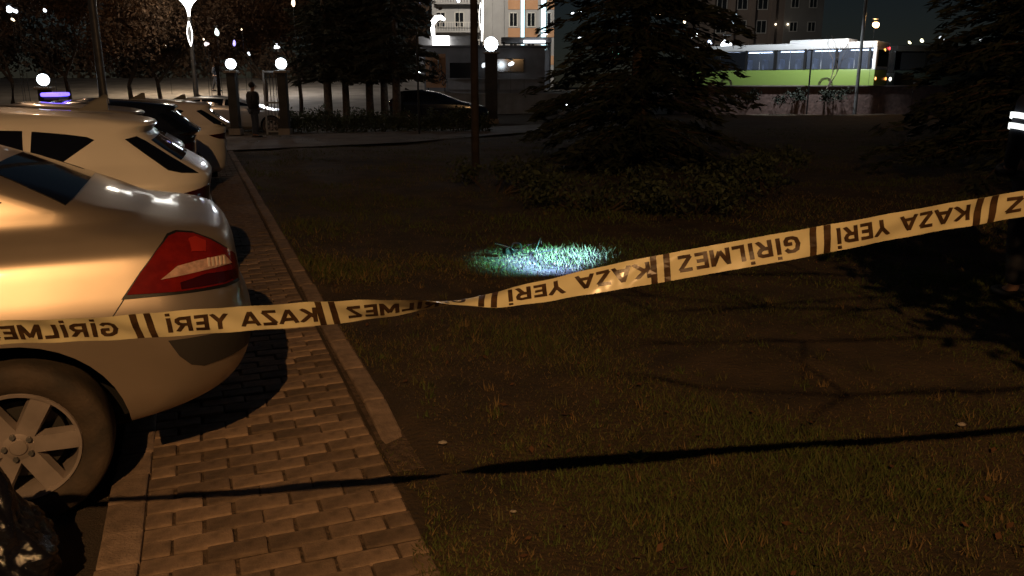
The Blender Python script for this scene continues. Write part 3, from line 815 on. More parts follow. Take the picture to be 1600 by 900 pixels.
def person(label, loc, rz, jacket, trousers, hair, arms='pocket', stride=0.0, h=1.74, group='people', bands=None, bulk=1.0):
    root = empty('person', loc, rz); k = h / 1.74
    S = lambda v: tuple(c * k for c in v)
    # the figure faces +y
    AX = {'pocket': [((0.20, 0.0, 1.40), .062), ((0.27, -0.06, 1.14), .048), ((0.20, 0.07, 0.96), .038)],
          'reach': [((0.20, 0.0, 1.40), .062), ((0.26, 0.08, 1.16), .048), ((0.21, 0.33, 1.14), .036)]}
    axs = {1: AX['reach' if arms == 'torch' else arms], -1: AX['pocket' if arms == 'torch' else arms]}
    J = [((0, 0, 0.95), (.15, .11)), ((0, 0.0, 1.15), (.15, .105)), ((0, -0.01, 1.36), (.165, .11)), ((0, -0.01, 1.47), (.06, .055)), ((0, 0.01, 1.55), (.052, .055)),
         ((0, 0.02, 1.64), (.076, .095)), ((0, 0.02, 1.715), (.06, .075))]
    Bn = [(0, 1), (1, 2), (2, 3), (3, 4), (4, 5), (5, 6)]
    for sg in (1, -1):
        n0 = len(J); ax = axs[sg]
        for p, r in ax: J.append(((p[0] * sg, p[1], p[2]), r))
        J.append(((ax[2][0][0] * sg - 0.01 * sg, ax[2][0][1] + 0.07, ax[2][0][2] - 0.03), .034))
        Bn += [(2, n0), (n0, n0 + 1), (n0 + 1, n0 + 2), (n0 + 2, n0 + 3)]
        n0 = len(J); st = stride * sg
        J += [((0.095 * sg, 0, 0.88), .092), ((0.10 * sg, st * 0.55 + 0.02, 0.50), .062), ((0.10 * sg, st - 0.02, 0.10), .044), ((0.11 * sg, st + 0.10, 0.045), .038)]
        Bn += [(0, n0), (n0, n0 + 1), (n0 + 1, n0 + 2), (n0 + 2, n0 + 3)]
    body = skin_mesh('body', [(S(p), tuple(c * k for c in r) if isinstance(r, tuple) else r * k) for p, r in J], Bn, M_SKIN, root)
    # jacket
    g = 1.16
    Jj = [((0, 0, 0.86), (.175, .135)), ((0, 0, 1.10), (.18, .135)), ((0, -0.01, 1.35), (.19, .135)), ((0, -0.01, 1.47), (.085, .08))]
    Bj = [(0, 1), (1, 2), (2, 3)]
    for sg in (1, -1):
        n0 = len(Jj); ax = axs[sg]
        for p, r in ax: Jj.append(((p[0] * sg, p[1], p[2]), r * 1.28))
        Bj += [(2, n0), (n0, n0 + 1), (n0 + 1, n0 + 2)]
    jk = skin_mesh('jacket', [(S(p), tuple(c * k * bulk for c in r) if isinstance(r, tuple) else r * k * bulk) for p, r in Jj], Bj, jacket, root)
    Jt = [((0, 0, 0.95), (.155, .12))]; Bt = []
    for sg in (1, -1):
        n0 = len(Jt); st = stride * sg
        Jt += [((0.095 * sg, 0, 0.86), .10), ((0.10 * sg, st * 0.55 + 0.02, 0.50), .075), ((0.10 * sg, st - 0.02, 0.11), .062)]
        Bt += [(0, n0), (n0, n0 + 1), (n0 + 1, n0 + 2)]
    skin_mesh('trousers', [(S(p), tuple(c * k for c in r) if isinstance(r, tuple) else r * k) for p, r in Jt], Bt, trousers, root)
    for sg in (1, -1):
        MB().ball(S((0.10 * sg, stride * sg + 0.055, 0.05)), 0.066 * k, 12, 8, (0.9, 2.3, 0.8)).build('shoe', M_DARK, root, True)
    hm = MB().ball(S((0, -0.012, 1.675)), 0.098 * k, 16, 10, (0.92, 1.10, 1.0))
    hm.f = [f for f in hm.f if not all(hm.v[i][1] > 0.045 * k and hm.v[i][2] < 1.70 * k for i in f) and not all(hm.v[i][2] < 1.615 * k for i in f)]
    hm.build('hair', hair, root, True)
    fm = MB().ball(S((0.034, 0.112, 1.655)), 0.011 * k, 8, 5).ball(S((-0.034, 0.112, 1.655)), 0.011 * k, 8, 5)
    fm.build('eyes', M_DARK, root, True)
    MB().tube([S((0, 0.108, 1.66)), S((0, 0.135, 1.622)), S((0, 0.11, 1.612))], [0.008, 0.014, 0.010], 7).build('nose', M_SKIN, root, True)
    MB().tube([S((-0.025, 0.112, 1.585)), S((0, 0.12, 1.584)), S((0.025, 0.112, 1.585))], 0.006, 6).build('mouth', mat('lip', (0.25, 0.10, 0.08), 0.6), root, True)
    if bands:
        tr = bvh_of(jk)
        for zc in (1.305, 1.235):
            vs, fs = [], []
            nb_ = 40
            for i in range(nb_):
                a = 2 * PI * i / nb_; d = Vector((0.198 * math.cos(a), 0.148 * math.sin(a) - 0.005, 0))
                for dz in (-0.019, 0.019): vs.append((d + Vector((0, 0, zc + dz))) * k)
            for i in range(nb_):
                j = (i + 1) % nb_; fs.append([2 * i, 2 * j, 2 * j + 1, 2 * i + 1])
            mesh_obj('reflective_band', vs, fs, bands, root)  # reflective bands; emission stands in for the light they throw back
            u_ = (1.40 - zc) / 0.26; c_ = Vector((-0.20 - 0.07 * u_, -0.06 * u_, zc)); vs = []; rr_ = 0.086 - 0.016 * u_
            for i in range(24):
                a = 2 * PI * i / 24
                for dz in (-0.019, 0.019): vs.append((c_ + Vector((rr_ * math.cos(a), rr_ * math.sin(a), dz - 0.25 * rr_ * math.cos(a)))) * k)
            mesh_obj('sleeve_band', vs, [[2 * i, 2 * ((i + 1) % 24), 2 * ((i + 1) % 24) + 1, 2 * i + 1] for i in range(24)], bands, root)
    for sg in (1, -1):    # hands
        p = axs[sg][2][0]; hd = MB()
        if True:
            bx = (p[0] - 0.01) * sg
            for f_, (dx, L) in enumerate(((-0.024, .06), (-0.008, .072), (0.008, .068), (0.024, .052))):
                hd.tube([S((bx + dx, p[1] + 0.08, p[2] - 0.02)), S((bx + dx, p[1] + 0.08 + L * .6, p[2] - 0.04)), S((bx + dx, p[1] + 0.06 + L * .6, p[2] - 0.075))], [.009, .0085, .007], 6)
            hd.tube([S((bx - 0.03 * sg, p[1] + 0.03, p[2] - 0.015)), S((bx - 0.052 * sg, p[1] + 0.07, p[2] - 0.03)), S((bx - 0.04 * sg, p[1] + 0.10, p[2] - 0.05))], [.011, .010, .008], 6)
        hd.build('fingers', M_DARK if arms == 'torch' else M_SKIN, root, True)
        if arms == 'torch': MB().ball(S((p[0] * sg - 0.01 * sg, p[1] + 0.05, p[2] - 0.02)), 0.062 * k, 12, 8, (0.8, 1.5, 0.75)).build('glove', M_DARK, root, True)
    return tag(root, label, 'person', group)
M_HAIR = mat('dark_hair', (0.012, 0.010, 0.008), 0.6)
M_JDARK = mat('dark_jacket', (0.018, 0.018, 0.022), 0.8, var=0.3, vscale=12)
M_JEAN = mat('blue_jeans', (0.05, 0.065, 0.10), 0.85, var=0.2, vscale=20)
M_JNAVY = mat('navy_uniform', (0.010, 0.012, 0.022), 0.75)
p = gnd(400, 216); person('person in a dark jacket and jeans standing between the two globe-lit pillars', (p.x, p.y, 0), math.radians(-50), M_JDARK, M_JEAN, M_HAIR, bulk=1.4, h=1.6)
OFF = Vector((3.70, 5.60, -0.01))
person('person in dark uniform at the right edge with two reflective white jacket bands, their shine added as glow', OFF, math.radians(5), M_JNAVY, M_JNAVY, M_HAIR, arms='torch', bands=lamp_mat('reflective_glow', (0.95, 1.0, 0.97), 1.6))
tq = Vector((3.82, 6.08, 1.13)); aim = Vector((0.42, 7.0, 0.02))
td = (aim - tq).normalized()
tz = td.to_track_quat('Z', 'Y')
th = empty('torch', tq - Vector((0, 0, 0)))
th.rotation_mode = 'QUATERNION'; th.rotation_quaternion = tz
MB().lathe([(0.001, -0.10), (0.014, -0.10), (0.014, 0.02), (0.022, 0.045), (0.022, 0.07)], 20).build('torch_body', M_DARK, th, True)
MB().lathe([(0.001, 0.062), (0.020, 0.062)], 20).build('torch_lens', lamp_mat('torch_lens', (0.8, 0.9, 1.0), 20), th)
tag(th, 'small black torch held by the uniformed person at the right edge', 'torch')
for nm, col, en, ang, ca in (('torch_beam', (0.24, 0.40, 1.0), 30000, 20, 0.8), ('torch_fringe', (0.22, 1.0, 0.80), 6000, 22, 0.9)):
    L = bpy.data.lights.new(nm, 'SPOT'); L.energy = en; L.color = col; L.spot_size = math.radians(ang); L.spot_blend = ca; L.shadow_soft_size = 0.03
    lo = bpy.data.objects.new(nm, L); link(lo, th); lo.location = (0, 0, 0.075); lo.rotation_euler = (PI + (-0.010 if nm == 'torch_fringe' else 0.004), 0, 0)
    lo.scale = (1.0, 0.21, 1.0)

# ------------------------------------------------------------------ vegetation builders
def leaf_soup(centres, radii, n, size, flat=0.0, squash=(1, 1, 1), shell=0.35):
    C = np.array(centres, float); R = np.array(radii, float)
    k = rng.choice(len(C), n, p=(R ** 2) / (R ** 2).sum())
    d = rng.normal(size=(n, 3)); d /= np.linalg.norm(d, axis=1)[:, None]
    r = (shell + (1 - shell) * rng.random(n)) * R[k]
    P = C[k] + d * r[:, None] * np.array(squash)
    a = rng.normal(size=(n, 3)); a[:, 2] *= (1 - flat); a /= np.linalg.norm(a, axis=1)[:, None]
    b = np.cross(a, rng.normal(size=(n, 3))); b /= np.linalg.norm(b, axis=1)[:, None]
    s = size * (0.6 + 0.8 * rng.random(n))[:, None]
    V = np.stack([P - a * s, P - b * s * 0.45, P + a * s, P + b * s * 0.45], 1)
    return V.reshape(-1, 3)
def branch_tree(mb, p, d, L, r, depth, tips, spread=0.6):
    q = p + d * L
    mid = p + d * L * 0.5 + Vector((random.uniform(-1, 1), random.uniform(-1, 1), random.uniform(-.5, .5))) * L * 0.06
    mb.tube([p, mid, q], [r, r * 0.85, r * 0.7], 6, caps=False)
    if depth == 0:
        tips.append(q); return
    for k in range(random.choice((2, 3))):
        nd = (d + Vector((random.uniform(-1, 1), random.uniform(-1, 1), random.uniform(-.35, .7))) * spread).normalized()
        branch_tree(mb, q, nd, L * random.uniform(0.6, 0.85), r * 0.62, depth - 1, tips, spread)
def decid(label, loc, h, leafm, nleaf, leaf, trunk=0.25, depth=4, r0=0.14, spread=0.6, group='bare and thinly leaved trees', lean=(0, 0), crown=0.6, name='deciduous_tree'):
    root = empty(name, loc)
    mb = MB(); tips = []
    base = Vector((0, 0, -0.1))
    branch_tree(mb, base, Vector((lean[0], lean[1], 1)).normalized(), h * trunk, r0, depth, tips, spread)
    mb.build('trunk', M_BARK, root, True)
    if nleaf:
        tri_obj('crown', leaf_soup([tuple(t) for t in tips], [crown] * len(tips), nleaf, leaf, shell=0.1), leafm, root, per=4)
    return tag(root, label, 'tree', group)
def conifer(label, loc, h, rbase, m, z0=0.3, n_whorl=22, seed=1, per=9, needles=34, droop=0.25, group='dark conifers', size=0.10):
    root = empty('conifer_tree', loc)
    rd = random.Random(seed)
    MB().tube([(0, 0, -0.1), (0, 0, h * 0.5), (0, 0, h)], [h * 0.022, h * 0.014, 0.02], 9).build('trunk', M_BARK, root, True)
    V = []; br = MB()
    for i in range(n_whorl):
        f = i / (n_whorl - 1)
        z = z0 + (h - z0) * f
        Lb = rbase * (1 - f) ** 0.8 + 0.15
        for k in range(per):
            if rd.random() < 0.12: continue
            a = rd.random() * 2 * PI; L = Lb * rd.uniform(0.6, 1.12)
            d = Vector((math.cos(a), math.sin(a), 0)); sd_ = Vector((-d.y, d.x, 0))
            p0 = Vector((0, 0, z + rd.uniform(-.12, .12)))
            tip = p0 + d * L + Vector((0, 0, -droop * L + 0.12 * L * rd.random()))
            br.tube([p0, p0 * 0.5 + tip * 0.5 + Vector((0, 0, 0.05 * L)), tip], [0.02, 0.014, 0.004], 4, caps=False)
            nn = max(6, int(needles * L))
            for j in range(nn):
                u = rd.random() ** 0.7
                q = p0.lerp(tip, u) + Vector((0, 0, 0.05 * L * 4 * u * (1 - u)))
                s = size * rd.uniform(0.6, 1.5)
                sp = sd_ * rd.uniform(-1, 1) * (0.20 * L * (1.15 - u) + 0.05)
                c = q + sp + Vector((0, 0, rd.uniform(-.10, .04)))
                dd = (d * rd.uniform(.3, 1) + sd_ * (0.9 if sp.dot(sd_) > 0 else -0.9) * rd.random() + Vector((0, 0, rd.uniform(-.6, .15)))).normalized()
                e = dd.cross(Vector((rd.uniform(-1, 1), rd.uniform(-1, 1), rd.uniform(-1, 1)))).normalized()
                V += [c - dd * s, c - e * s * 0.22, c + dd * s, c + e * s * 0.22]
    br.build('branches', M_BARK, root, True)
    tri_obj('crown', np.array([tuple(v) for v in V]), m, root, per=4)
    return tag(root, label, 'tree', group)
M_NEED = mat('conifer_needles', (0.022, 0.030, 0.016), 0.75, var=0.4, vscale=3)
M_NEED2 = mat('pine_needles', (0.035, 0.036, 0.020), 0.8, var=0.4, vscale=2)
M_BROWN = mat('brown_leaves', (0.13, 0.075, 0.04), 0.85, var=0.4, vscale=2)
M_SHRUB = mat('shrub_leaves', (0.045, 0.06, 0.028), 0.7, var=0.4, vscale=4)

p = gnd(995, 262)
conifer('large dark spruce standing in the middle of the lawn beyond the torch light', (p.x, p.y, 0), 8.5, 2.25, M_NEED, z0=0.15, n_whorl=32, per=14, needles=50, seed=3)
conifer('large dark conifer filling the upper right corner', (8.5, 13.2, 0), 8.0, 2.3, M_NEED, z0=0.55, n_whorl=30, per=14, needles=48, seed=5)
conifer('dark conifer left of the big upper right one', (12.6, 19.5, 0), 8.5, 2.3, M_NEED, z0=0.5, n_whorl=28, per=13, needles=44, seed=9)
# low shrubs in front of the spruce
def shrub(label, loc, r, hgt, n, seed, m=M_SHRUB, leaf=0.035):
    root = empty('low_shrub', loc)
    rd = random.Random(seed)
    cs = [(rd.uniform(-r, r), rd.uniform(-r, r) * .7, rd.uniform(0.15, hgt * 0.75)) for _ in range(9)]
    mb = MB()
    for c in cs: mb.tube([(c[0] * .2, c[1] * .2, -0.05), (c[0] * .7, c[1] * .7, c[2] * .6), c], [0.014, 0.01, 0.004], 5, caps=False)
    mb.build('stems', M_BARK, root, True)
    tri_obj('foliage', leaf_soup(cs, [r * 0.5] * 9, n, leaf, squash=(1, 1, 0.6), shell=0.1), m, root, per=4)
    return tag(root, label, 'shrub', 'shrubs round the spruce')
for i, (px, py, r, hh, lab) in enumerate(((930, 330, 0.8, 0.5, 'dim low shrub just behind the torch-lit grass'), (1085, 330, 0.9, 0.6, 'dim low shrub right of the torch-lit grass, under the spruce'),
                                       (770, 300, 0.7, 0.5, 'dim low shrub left of the spruce'), (1190, 300, 0.5, 0.8, 'thin dim shrub right of the spruce'))):
    q = gnd(px, py); shrub(lab, (q.x, q.y, 0), r, hh, 1500, i + 20)

# out-of-frame tree right of the photographer whose branches shade the lawn
ot = empty('leafy_tree', (3.35, 0.9, 0))
tb = MB().tube([(0.5, 0, -0.1), (0.48, 0.02, 1.2), (0.35, 0.05, 2.3), (0.0, 0.1, 2.9)], [0.05, 0.04, 0.03, 0.015], 8)
for k in range(7):
    tb.tube([(0.2, 0.07, 2.55), (-0.5 + random.uniform(-.5, .5), random.uniform(-.3, .3), 2.5), (-0.95 + random.uniform(-.8, .8), random.uniform(-.5, .6), 2.9)], [0.02, 0.012, 0.005], 5, caps=False)
tb.build('trunk', M_BARK, ot, True)
tri_obj('crown', leaf_soup([(-0.95 + random.uniform(-.75, .75), random.uniform(-.4, .5), random.uniform(2.5, 3.2)) for _ in range(16)], [0.34] * 16, 4200, 0.05, shell=0.1), M_SHRUB, ot, per=4)
tag(ot, 'leafy young tree to the right of the photographer shading the lawn', 'tree', 'leafy trees')
tw = MB(); rt_ = random.Random(5)               # its thin bare boughs reach over the photographer
for k in range(5):
    y0 = -0.75 + 0.3 * k; z0 = 2.55 + 0.12 * (k % 3)
    pts = [Vector((0.2 - 0.42 * i, (y0 - 0.05) * min(1, i / 4) + rt_.uniform(-.06, .06), 2.75 + (z0 - 2.75) * min(1, i / 4) + rt_.uniform(-.05, .05))) for i in range(8)]
    tw.tube(pts, [0.013, 0.012, 0.011, 0.010, 0.009, 0.007, 0.005, 0.003], 6)
    for p_ in pts[3:]:
        for q in range(2):
            a_ = rt_.uniform(-1.2, 1.2); e_ = p_ + Vector((-math.cos(a_) * 0.3, math.sin(a_) * 0.3, rt_.uniform(-.1, .15)))
            tw.tube([p_, p_.lerp(e_, .5) + Vector((0, 0, .02)), e_], [0.006, 0.004, 0.002], 5)
tw.build('bare_boughs', M_BARK, ot, True)

# ------------------------------------------------------------------ far ground: sloping plaza, road terrace, cross walk
M_PLAZA = mat('plaza_paving', (0.33, 0.26, 0.19), 0.9, var=0.25, vscale=0.7, bump=0.2, bscale=6)
tag(mesh_obj('plaza', [(-45, 36, 0.15), (-4, 36, 0.15), (-4, 62, 2.1), (-45, 62, 2.1), (-45, 130, 2.2), (-4, 130, 2.2)], [[0, 1, 2, 3], [3, 2, 5, 4]], M_PLAZA), kind='structure')
tag(mesh_obj('road', [(-4, 46.5, 1.0), (80, 46.5, 1.15), (80, 160, 1.3), (-4, 160, 1.3)], [[0, 1, 2, 3]], M_ASPH), kind='structure')
cw = [gnd(330, 236, 0.03), gnd(640, 222, 0.03), gnd(900, 200, 0.03), gnd(900, 191, 0.03), gnd(640, 205, 0.03), gnd(330, 214, 0.03)]
tag(mesh_obj('pavement', cw, [[0, 1, 4, 5], [1, 2, 3, 4]], mat('pavement_slab', (0.13, 0.105, 0.085), 0.9, var=0.3, vscale=1.2)), kind='structure')

def gpillar(px, ytop, ybase, Y, wd, rg, estr, label, col=(0.82, 0.92, 1.0)):
    b = at(px, ybase, Y); top = at(px, ytop, Y).z
    root = empty('lamp_pillar', (b.x, Y, 0))
    mp = mat('pillar_render', (0.055, 0.055, 0.055), 0.9, var=0.2, vscale=3)
    MB().box((0, 0, top / 2), (wd, wd, top), bev=0.01).build('shaft', mp, root)
    MB().box((0, 0, top + 0.035), (wd + 0.14, wd + 0.14, 0.07), bev=0.012).build('cap', M_CONC, root)
    MB().box((0, 0, 0.10), (wd + 0.10, wd + 0.10, 0.2), bev=0.012).build('base', M_CONC, root)
    MB().lathe([(rg * .5, top + 0.07), (rg * .45, top + 0.10), (rg * .35, top + 0.13)], 16).build('lamp_holder', M_DMETAL, root, True)
    MB().ball((0, 0, top + 0.12 + rg * 0.95), rg, 20, 12).build('globe', lamp_mat('globe_%d' % int(estr), col, estr), root, True)
    return tag(root, label, 'lamp pillar', 'pillars with globe lamps')
gpillar(370, 114, 214, 26.0, 0.27, 0.16, 9, 'grey gate pillar with a glowing globe, left of the pair')
gpillar(447, 114, 214, 26.0, 0.27, 0.17, 9, 'grey gate pillar with a glowing globe, right of the pair')
gpillar(82, 140, 230, 24.0, 0.27, 0.165, 9, 'low globe lamp glowing above the parked cars at far left')
gpillar(768, 84, 180, 34.0, 0.50, 0.27, 34, 'tall pillar with the brightest globe lamp, before the kiosk')

g0 = at(430, 214, 26.1)
gate = empty('metal_gate', (g0.x, 26.1, 0))
gf = MB()
for x in (-0.24, 0.24): gf.box((x, 0, 1.0), (0.05, 0.05, 2.0))
for z in (0.1, 1.0, 1.95): gf.box((0, 0, z), (0.43, 0.05, 0.05))
gf.build('gate_frame', mat('pale_gate', (0.35, 0.36, 0.36), 0.5), gate)
for k in range(4): MB().tube([(-0.15 + 0.1 * k, 0, 0.13), (-0.15 + 0.1 * k, 0, 1.92)], 0.012, 8).build('gate_bar', M_DMETAL, gate, True)
tag(gate, 'narrow pale metal gate beside the right globe-lit pillar', 'gate')

hr = empty('hedge', (-4.3, 27.6, 0))
cs = [(-3.3 + 0.33 * k, random.uniform(-.15, .15), random.uniform(0.25, 0.62)) for k in range(21)]
tri_obj('foliage', leaf_soup(cs + [(c[0] + .15, c[1], 0.25) for c in cs], [0.33] * 42, 9000, 0.05, shell=0.2), M_SHRUB, hr, per=4)
mb = MB()
for c in cs: mb.tube([(c[0], 0, -0.05), (c[0] + .05, c[1], 0.5)], [0.02, 0.008], 5)
mb.build('stems', M_BARK, hr, True)
tag(hr, 'long low dark hedge running right from the gate pillars', 'hedge')

def road_car(name, label, px, Y, paint, roof, rz, lit=True):
    r, _ = hatch(name, label, paint, roof, 0, 0, 0, lamp_m=lamp_mat('lit_tail', (1, 0.03, 0.03), 0.8) if lit else M_REDD)
    q = at(px, 200, Y); r.location = (q.x, Y, -0.10 if Y < 35 else 0); r.rotation_euler = (0, 0, rz); r['group'] = 'cars on the road behind'
    return r
road_car('pale_car', 'pale car with a lit red tail lamp standing behind the globe pillars', 318, 28.2, M_WHITE2, 1.30, 0.0)
road_car('dark_car', 'dark car standing behind the hedge below the kiosk', 640, 33.5, M_NAVY, 1.48, 0.0, False)

# walker up on the plaza
q = at(338, 147, 50)
person('small dark figure walking on the sloping plaza behind the left pillar', (q.x, 50, 1.20), math.radians(-80), M_JDARK, M_JDARK, M_HAIR, stride=0.18, h=1.70)

# ------------------------------------------------------------------ posts and decorated lamps
def lamp_post(label, px, ybase, Y, h, r, head=None, name='street_lamp', arm=(0, 0), z0=0.0, pm=None):
    b = at(px, ybase, Y)
    root = empty(name, (b.x, Y, z0))
    pts = [(0, 0, 0), (0, 0, h)]
    if head: pts += [(arm[0] * .3, arm[1] * .3, h + 0.3), (arm[0], arm[1], h + 0.4)]
    MB().tube(pts, [r, r * 0.75] + ([r * .5, r * .4] if head else []), 12).build('pole', pm or M_METAL, root, True)
    if head:
        MB().box((arm[0], arm[1], h + 0.42), (0.5, 0.5, 0.10), bev=0.03).build('lamp_head', M_METAL, root)
        MB().ball((arm[0], arm[1], h + 0.32), 0.16, 14, 8, (1.2, 1.2, 0.5)).build('lamp_glass', lamp_mat('glass_' + head[0], head[1], 4), root, True)
        L = bpy.data.lights.new('lamp_light', 'SPOT' if head[0] == 'cold' else 'POINT'); L.energy = head[2]; L.color = head[1]; L.shadow_soft_size = 0.12
        if head[0] == 'cold': L.spot_size = math.radians(110); L.spot_blend = 0.5
        lo = bpy.data.objects.new('lamp_light', L); link(lo, root); lo.location = (arm[0], arm[1], h + 0.15); lo.rotation_euler = (math.radians(45 if head[0] == 'cold' else 0), 0, 0)
    return tag(root, label, 'street lamp')
lamp_post('grey lamp post rising out of view above the parked cars', 164, 170, 21.0, 7.2, 0.11, ('warm', (1.0, 0.60, 0.33), 260), arm=(-2.6, 1.6), z0=-0.04)
lamp_post('thin brown lamp post before the spruce, left of the middle', 743, 256, 15.0, 6.0, 0.075, pm=mat('weathered_post', (0.045, 0.034, 0.028), 0.9, var=0.3, vscale=5))
lamp_post('dark post in front of the green bus tail with an added unseen cold lamp', 1339, 140, 45.3, 7.0, 0.10, ('cold', (0.85, 0.93, 1.0), 3600), arm=(-2.6, -0.7))  # cold lamp head added out of view to brighten the bus
for px, lab in ((1264, 'thin dark pole in front of the windows of the green bus'),):
    b = at(px, 135, 45.3); r_ = empty('thin_pole', (b.x, 45.3, 0)); MB().tube([(0, 0, 0), (0, 0, 3.4)], 0.045, 8).build('pole', M_DMETAL, r_, True)
    MB().lathe([(0.001, 3.46), (0.05, 3.43), (0.05, 3.38)], 10).build('pole_cap', M_DMETAL, r_, True)
    tag(r_, lab, 'pole')
b = at(655, 200, 26); r_ = empty('thin_pole', (b.x, 26, 0)); MB().tube([(0, 0, 0), (0, 0, 3.1)], 0.03, 8).build('pole', M_DMETAL, r_, True)
MB().lathe([(0.001, 3.16), (0.035, 3.13), (0.035, 3.08)], 10).build('pole_cap', M_DMETAL, r_, True)
tag(r_, 'thin dark pole in front of the hedge and dark car', 'pole')

def deco_lamp(label, px, Y, z0, ztop, zh, zl, zr, light, strip=False):
    b = at(px, 140, Y); root = empty('decorated_lamp', (b.x, Y, z0))
    k = lambda z: z - z0
    MB().tube([(0, 0, 0), (0, 0, k(zh))], [0.11, 0.06], 10).build('pole', M_METAL, root, True)
    L = lamp_mat('deco_white', (1.0, 0.97, 0.9), 7)
    pr = []
    for i in range(9):
        u = i / 8; pr.append((0.04 + (0.36 if Y < 40 else 0.5) * u ** 2.4, k(zh) + (k(ztop) - k(zh)) * u))
    h = MB().lathe(pr + [(0.02, k(ztop))], 20); h.build('lamp_head', L, root, True)
    for sg in (-1, 1):
        pts = [(sg * (0.09 if Y < 40 else 0.13) * math.sin(PI * i / 12), -0.08, k(zl) + (k(zr) - k(zl)) * i / 12) for i in range(13)]
        MB().tube(pts, 0.014, 6).build('light_string', L, root, True)
    if strip:
        pts = [(0.12 + 0.10 * math.sin(PI * i / 10), -0.15, k(5.6) + (k(12.5) - k(5.6)) * i / 10) for i in range(11)]
        MB().tube(pts, 0.07, 6).build('light_strip', lamp_mat('strip_white', (1.0, 0.95, 0.88), 6), root, True)
    pl = bpy.data.lights.new('lamp_light', 'SPOT' if strip else 'POINT'); pl.energy = light; pl.color = (1.0, 0.86, 0.68); pl.shadow_soft_size = 0.2
    lo = bpy.data.objects.new('lamp_light', pl); link(lo, root); lo.location = (0, -0.9, k(ztop) + 0.1)
    if strip: pl.spot_size = math.radians(120); pl.spot_blend = 0.4; lo.location = (0, 0.9, k(ztop) + 0.1); lo.rotation_euler = (math.radians(78), 0, 0)  # flood added here, aimed back to light the apartment facade
    return tag(root, label, 'street lamp', 'decorated street lamps')
deco_lamp('decorated street lamp with glowing triangular head and fairy-light loop, upper left', 306, 31.0, 0.0, 4.66, 4.0, 2.95, 3.82, 70)
deco_lamp('decorated lamp with a long glowing white strip beside the apartment block', 752, 78.0, 1.0, 15.5, 14.0, 6.6, 9.0, 12000, strip=True)

# ------------------------------------------------------------------ kiosk, shop front, apartment blocks, retaining wall
def px_box(x0, y0, x1, y1, Y, depth, mb=None):
    a = at(x0, y1, Y); b = at(x1, y0, Y)
    mb = mb or MB()
    return mb.box(((a.x + b.x) / 2, Y + depth / 2, (a.z + b.z) / 2), (b.x - a.x, depth, b.z - a.z))
def part_box(name, m, parent, x0, y0, x1, y1, Y, depth):
    mb = px_box(x0, y0, x1, y1, Y, depth)
    l = Vector(parent.location); mb.v = [tuple(Vector(v) - l) for v in mb.v]
    return mb.build(name, m, parent)
M_KIOSK = mat('kiosk_panel', (0.19, 0.19, 0.20), 0.7, var=0.15, vscale=1.5)
M_KPALE = mat('kiosk_pale_panel', (0.26, 0.26, 0.27), 0.7, var=0.12, vscale=2)
M_WIN = mat('dark_window', (0.012, 0.014, 0.018), 0.08, spec=0.8)
kq = at(757, 140, 50)
ki = empty('kiosk', (kq.x, 50, 1.0))
l = MB().box((0, 1.4, 1.38), (7.3, 2.6, 2.75)); l.build('wall', M_KIOSK, ki)
MB().box((0, 1.3, 2.82), (7.6, 3.0, 0.12), bev=0.02).build('roof', mat('kiosk_roof', (0.14, 0.14, 0.15), 0.6), ki)
part_box('window', M_WIN, ki, 703, 98, 746, 123, 50.02, 0.08)
part_box('window', M_WIN, ki, 776, 92, 818, 112, 50.02, 0.08)
for (a, b_) in ((700, 764), (781, 818), (820, 843)): part_box('pale_panel', M_KPALE, ki, a, 124, b_, 140, 50.01, 0.08)
part_box('counter_shelf', M_KPALE, ki, 700, 122, 846, 124, 49.8, 0.3)
tag(ki, 'dark grey kiosk with dark windows and pale lower panels behind the hedge', 'kiosk')
bq = at(682, 136, 49.4)
bd = empty('graffiti_board', (bq.x, 49.4, 1.0))
part_box('board', mat('orange_board', (0.42, 0.22, 0.11), 0.7, var=0.15, vscale=2), bd, 666, 84, 696, 137, 49.4, 0.06)
rd = random.Random(11)
for k in range(16):
    a = at(rd.uniform(669, 690), rd.uniform(93, 126), 49.36); pts = []
    for j in range(5):
        pts.append(Vector((a.x + rd.uniform(-.12, .12) + 0.07 * j, 49.37, a.z + rd.uniform(-.35, .35))) - Vector(bd.location))
    MB().tube(pts, 0.03, 4).build('brush_stroke', M_DARK, bd)
for x in (-0.5, 0.5): MB().box((x, 0.06, 0.7), (0.06, 0.06, 1.4)).build('board_leg', M_DMETAL, bd)
tag(bd, 'orange board with black scribbled strokes at the left end of the kiosk', 'board')

sf = at(690, 80, 62); shop = empty('small_shop', (sf.x, 62, 1.1))
MB().box((0.4, 1.5, 2.0), (4.2, 2.6, 4.0)).build('wall', M_KPALE, shop)
part_box('lit_sign', lamp_mat('sign_white', (1.0, 0.97, 0.92), 5), shop, 676, 56, 702, 76, 61.9, 0.12)
part_box('lit_fascia', lamp_mat('sign_white', (1, 1, 1), 5), shop, 676, 77, 712, 81, 61.8, 0.12)
hk = [Vector(at(x, y, 61.5)) - Vector(shop.location) for x, y in ((677, 56), (676, 44), (677, 34), (682, 28), (689, 27), (695, 31))]
MB().tube(hk, [0.12, 0.16, 0.2, 0.2, 0.16, 0.1], 8).build('lit_hook', lamp_mat('sign_white', (1, 1, 1), 5), shop, True)
tag(shop, 'low shop front with bright white sign and hooked light above the kiosk', 'shop')
sf = at(825, 80, 66); sh2 = empty('shop_canopy', (sf.x, 66, 1.1))
part_box('canopy_roof', M_KIOSK, sh2, 783, 58, 862, 66, 66, 3)
part_box('lit_fascia', lamp_mat('sign_cold', (0.9, 0.95, 1.0), 3.5), sh2, 818, 63, 852, 67, 65.8, 0.15)
part_box('lit_fascia', lamp_mat('sign_cold', (0.9, 0.95, 1.0), 3.5), sh2, 792, 74, 832, 77, 65.8, 0.15)
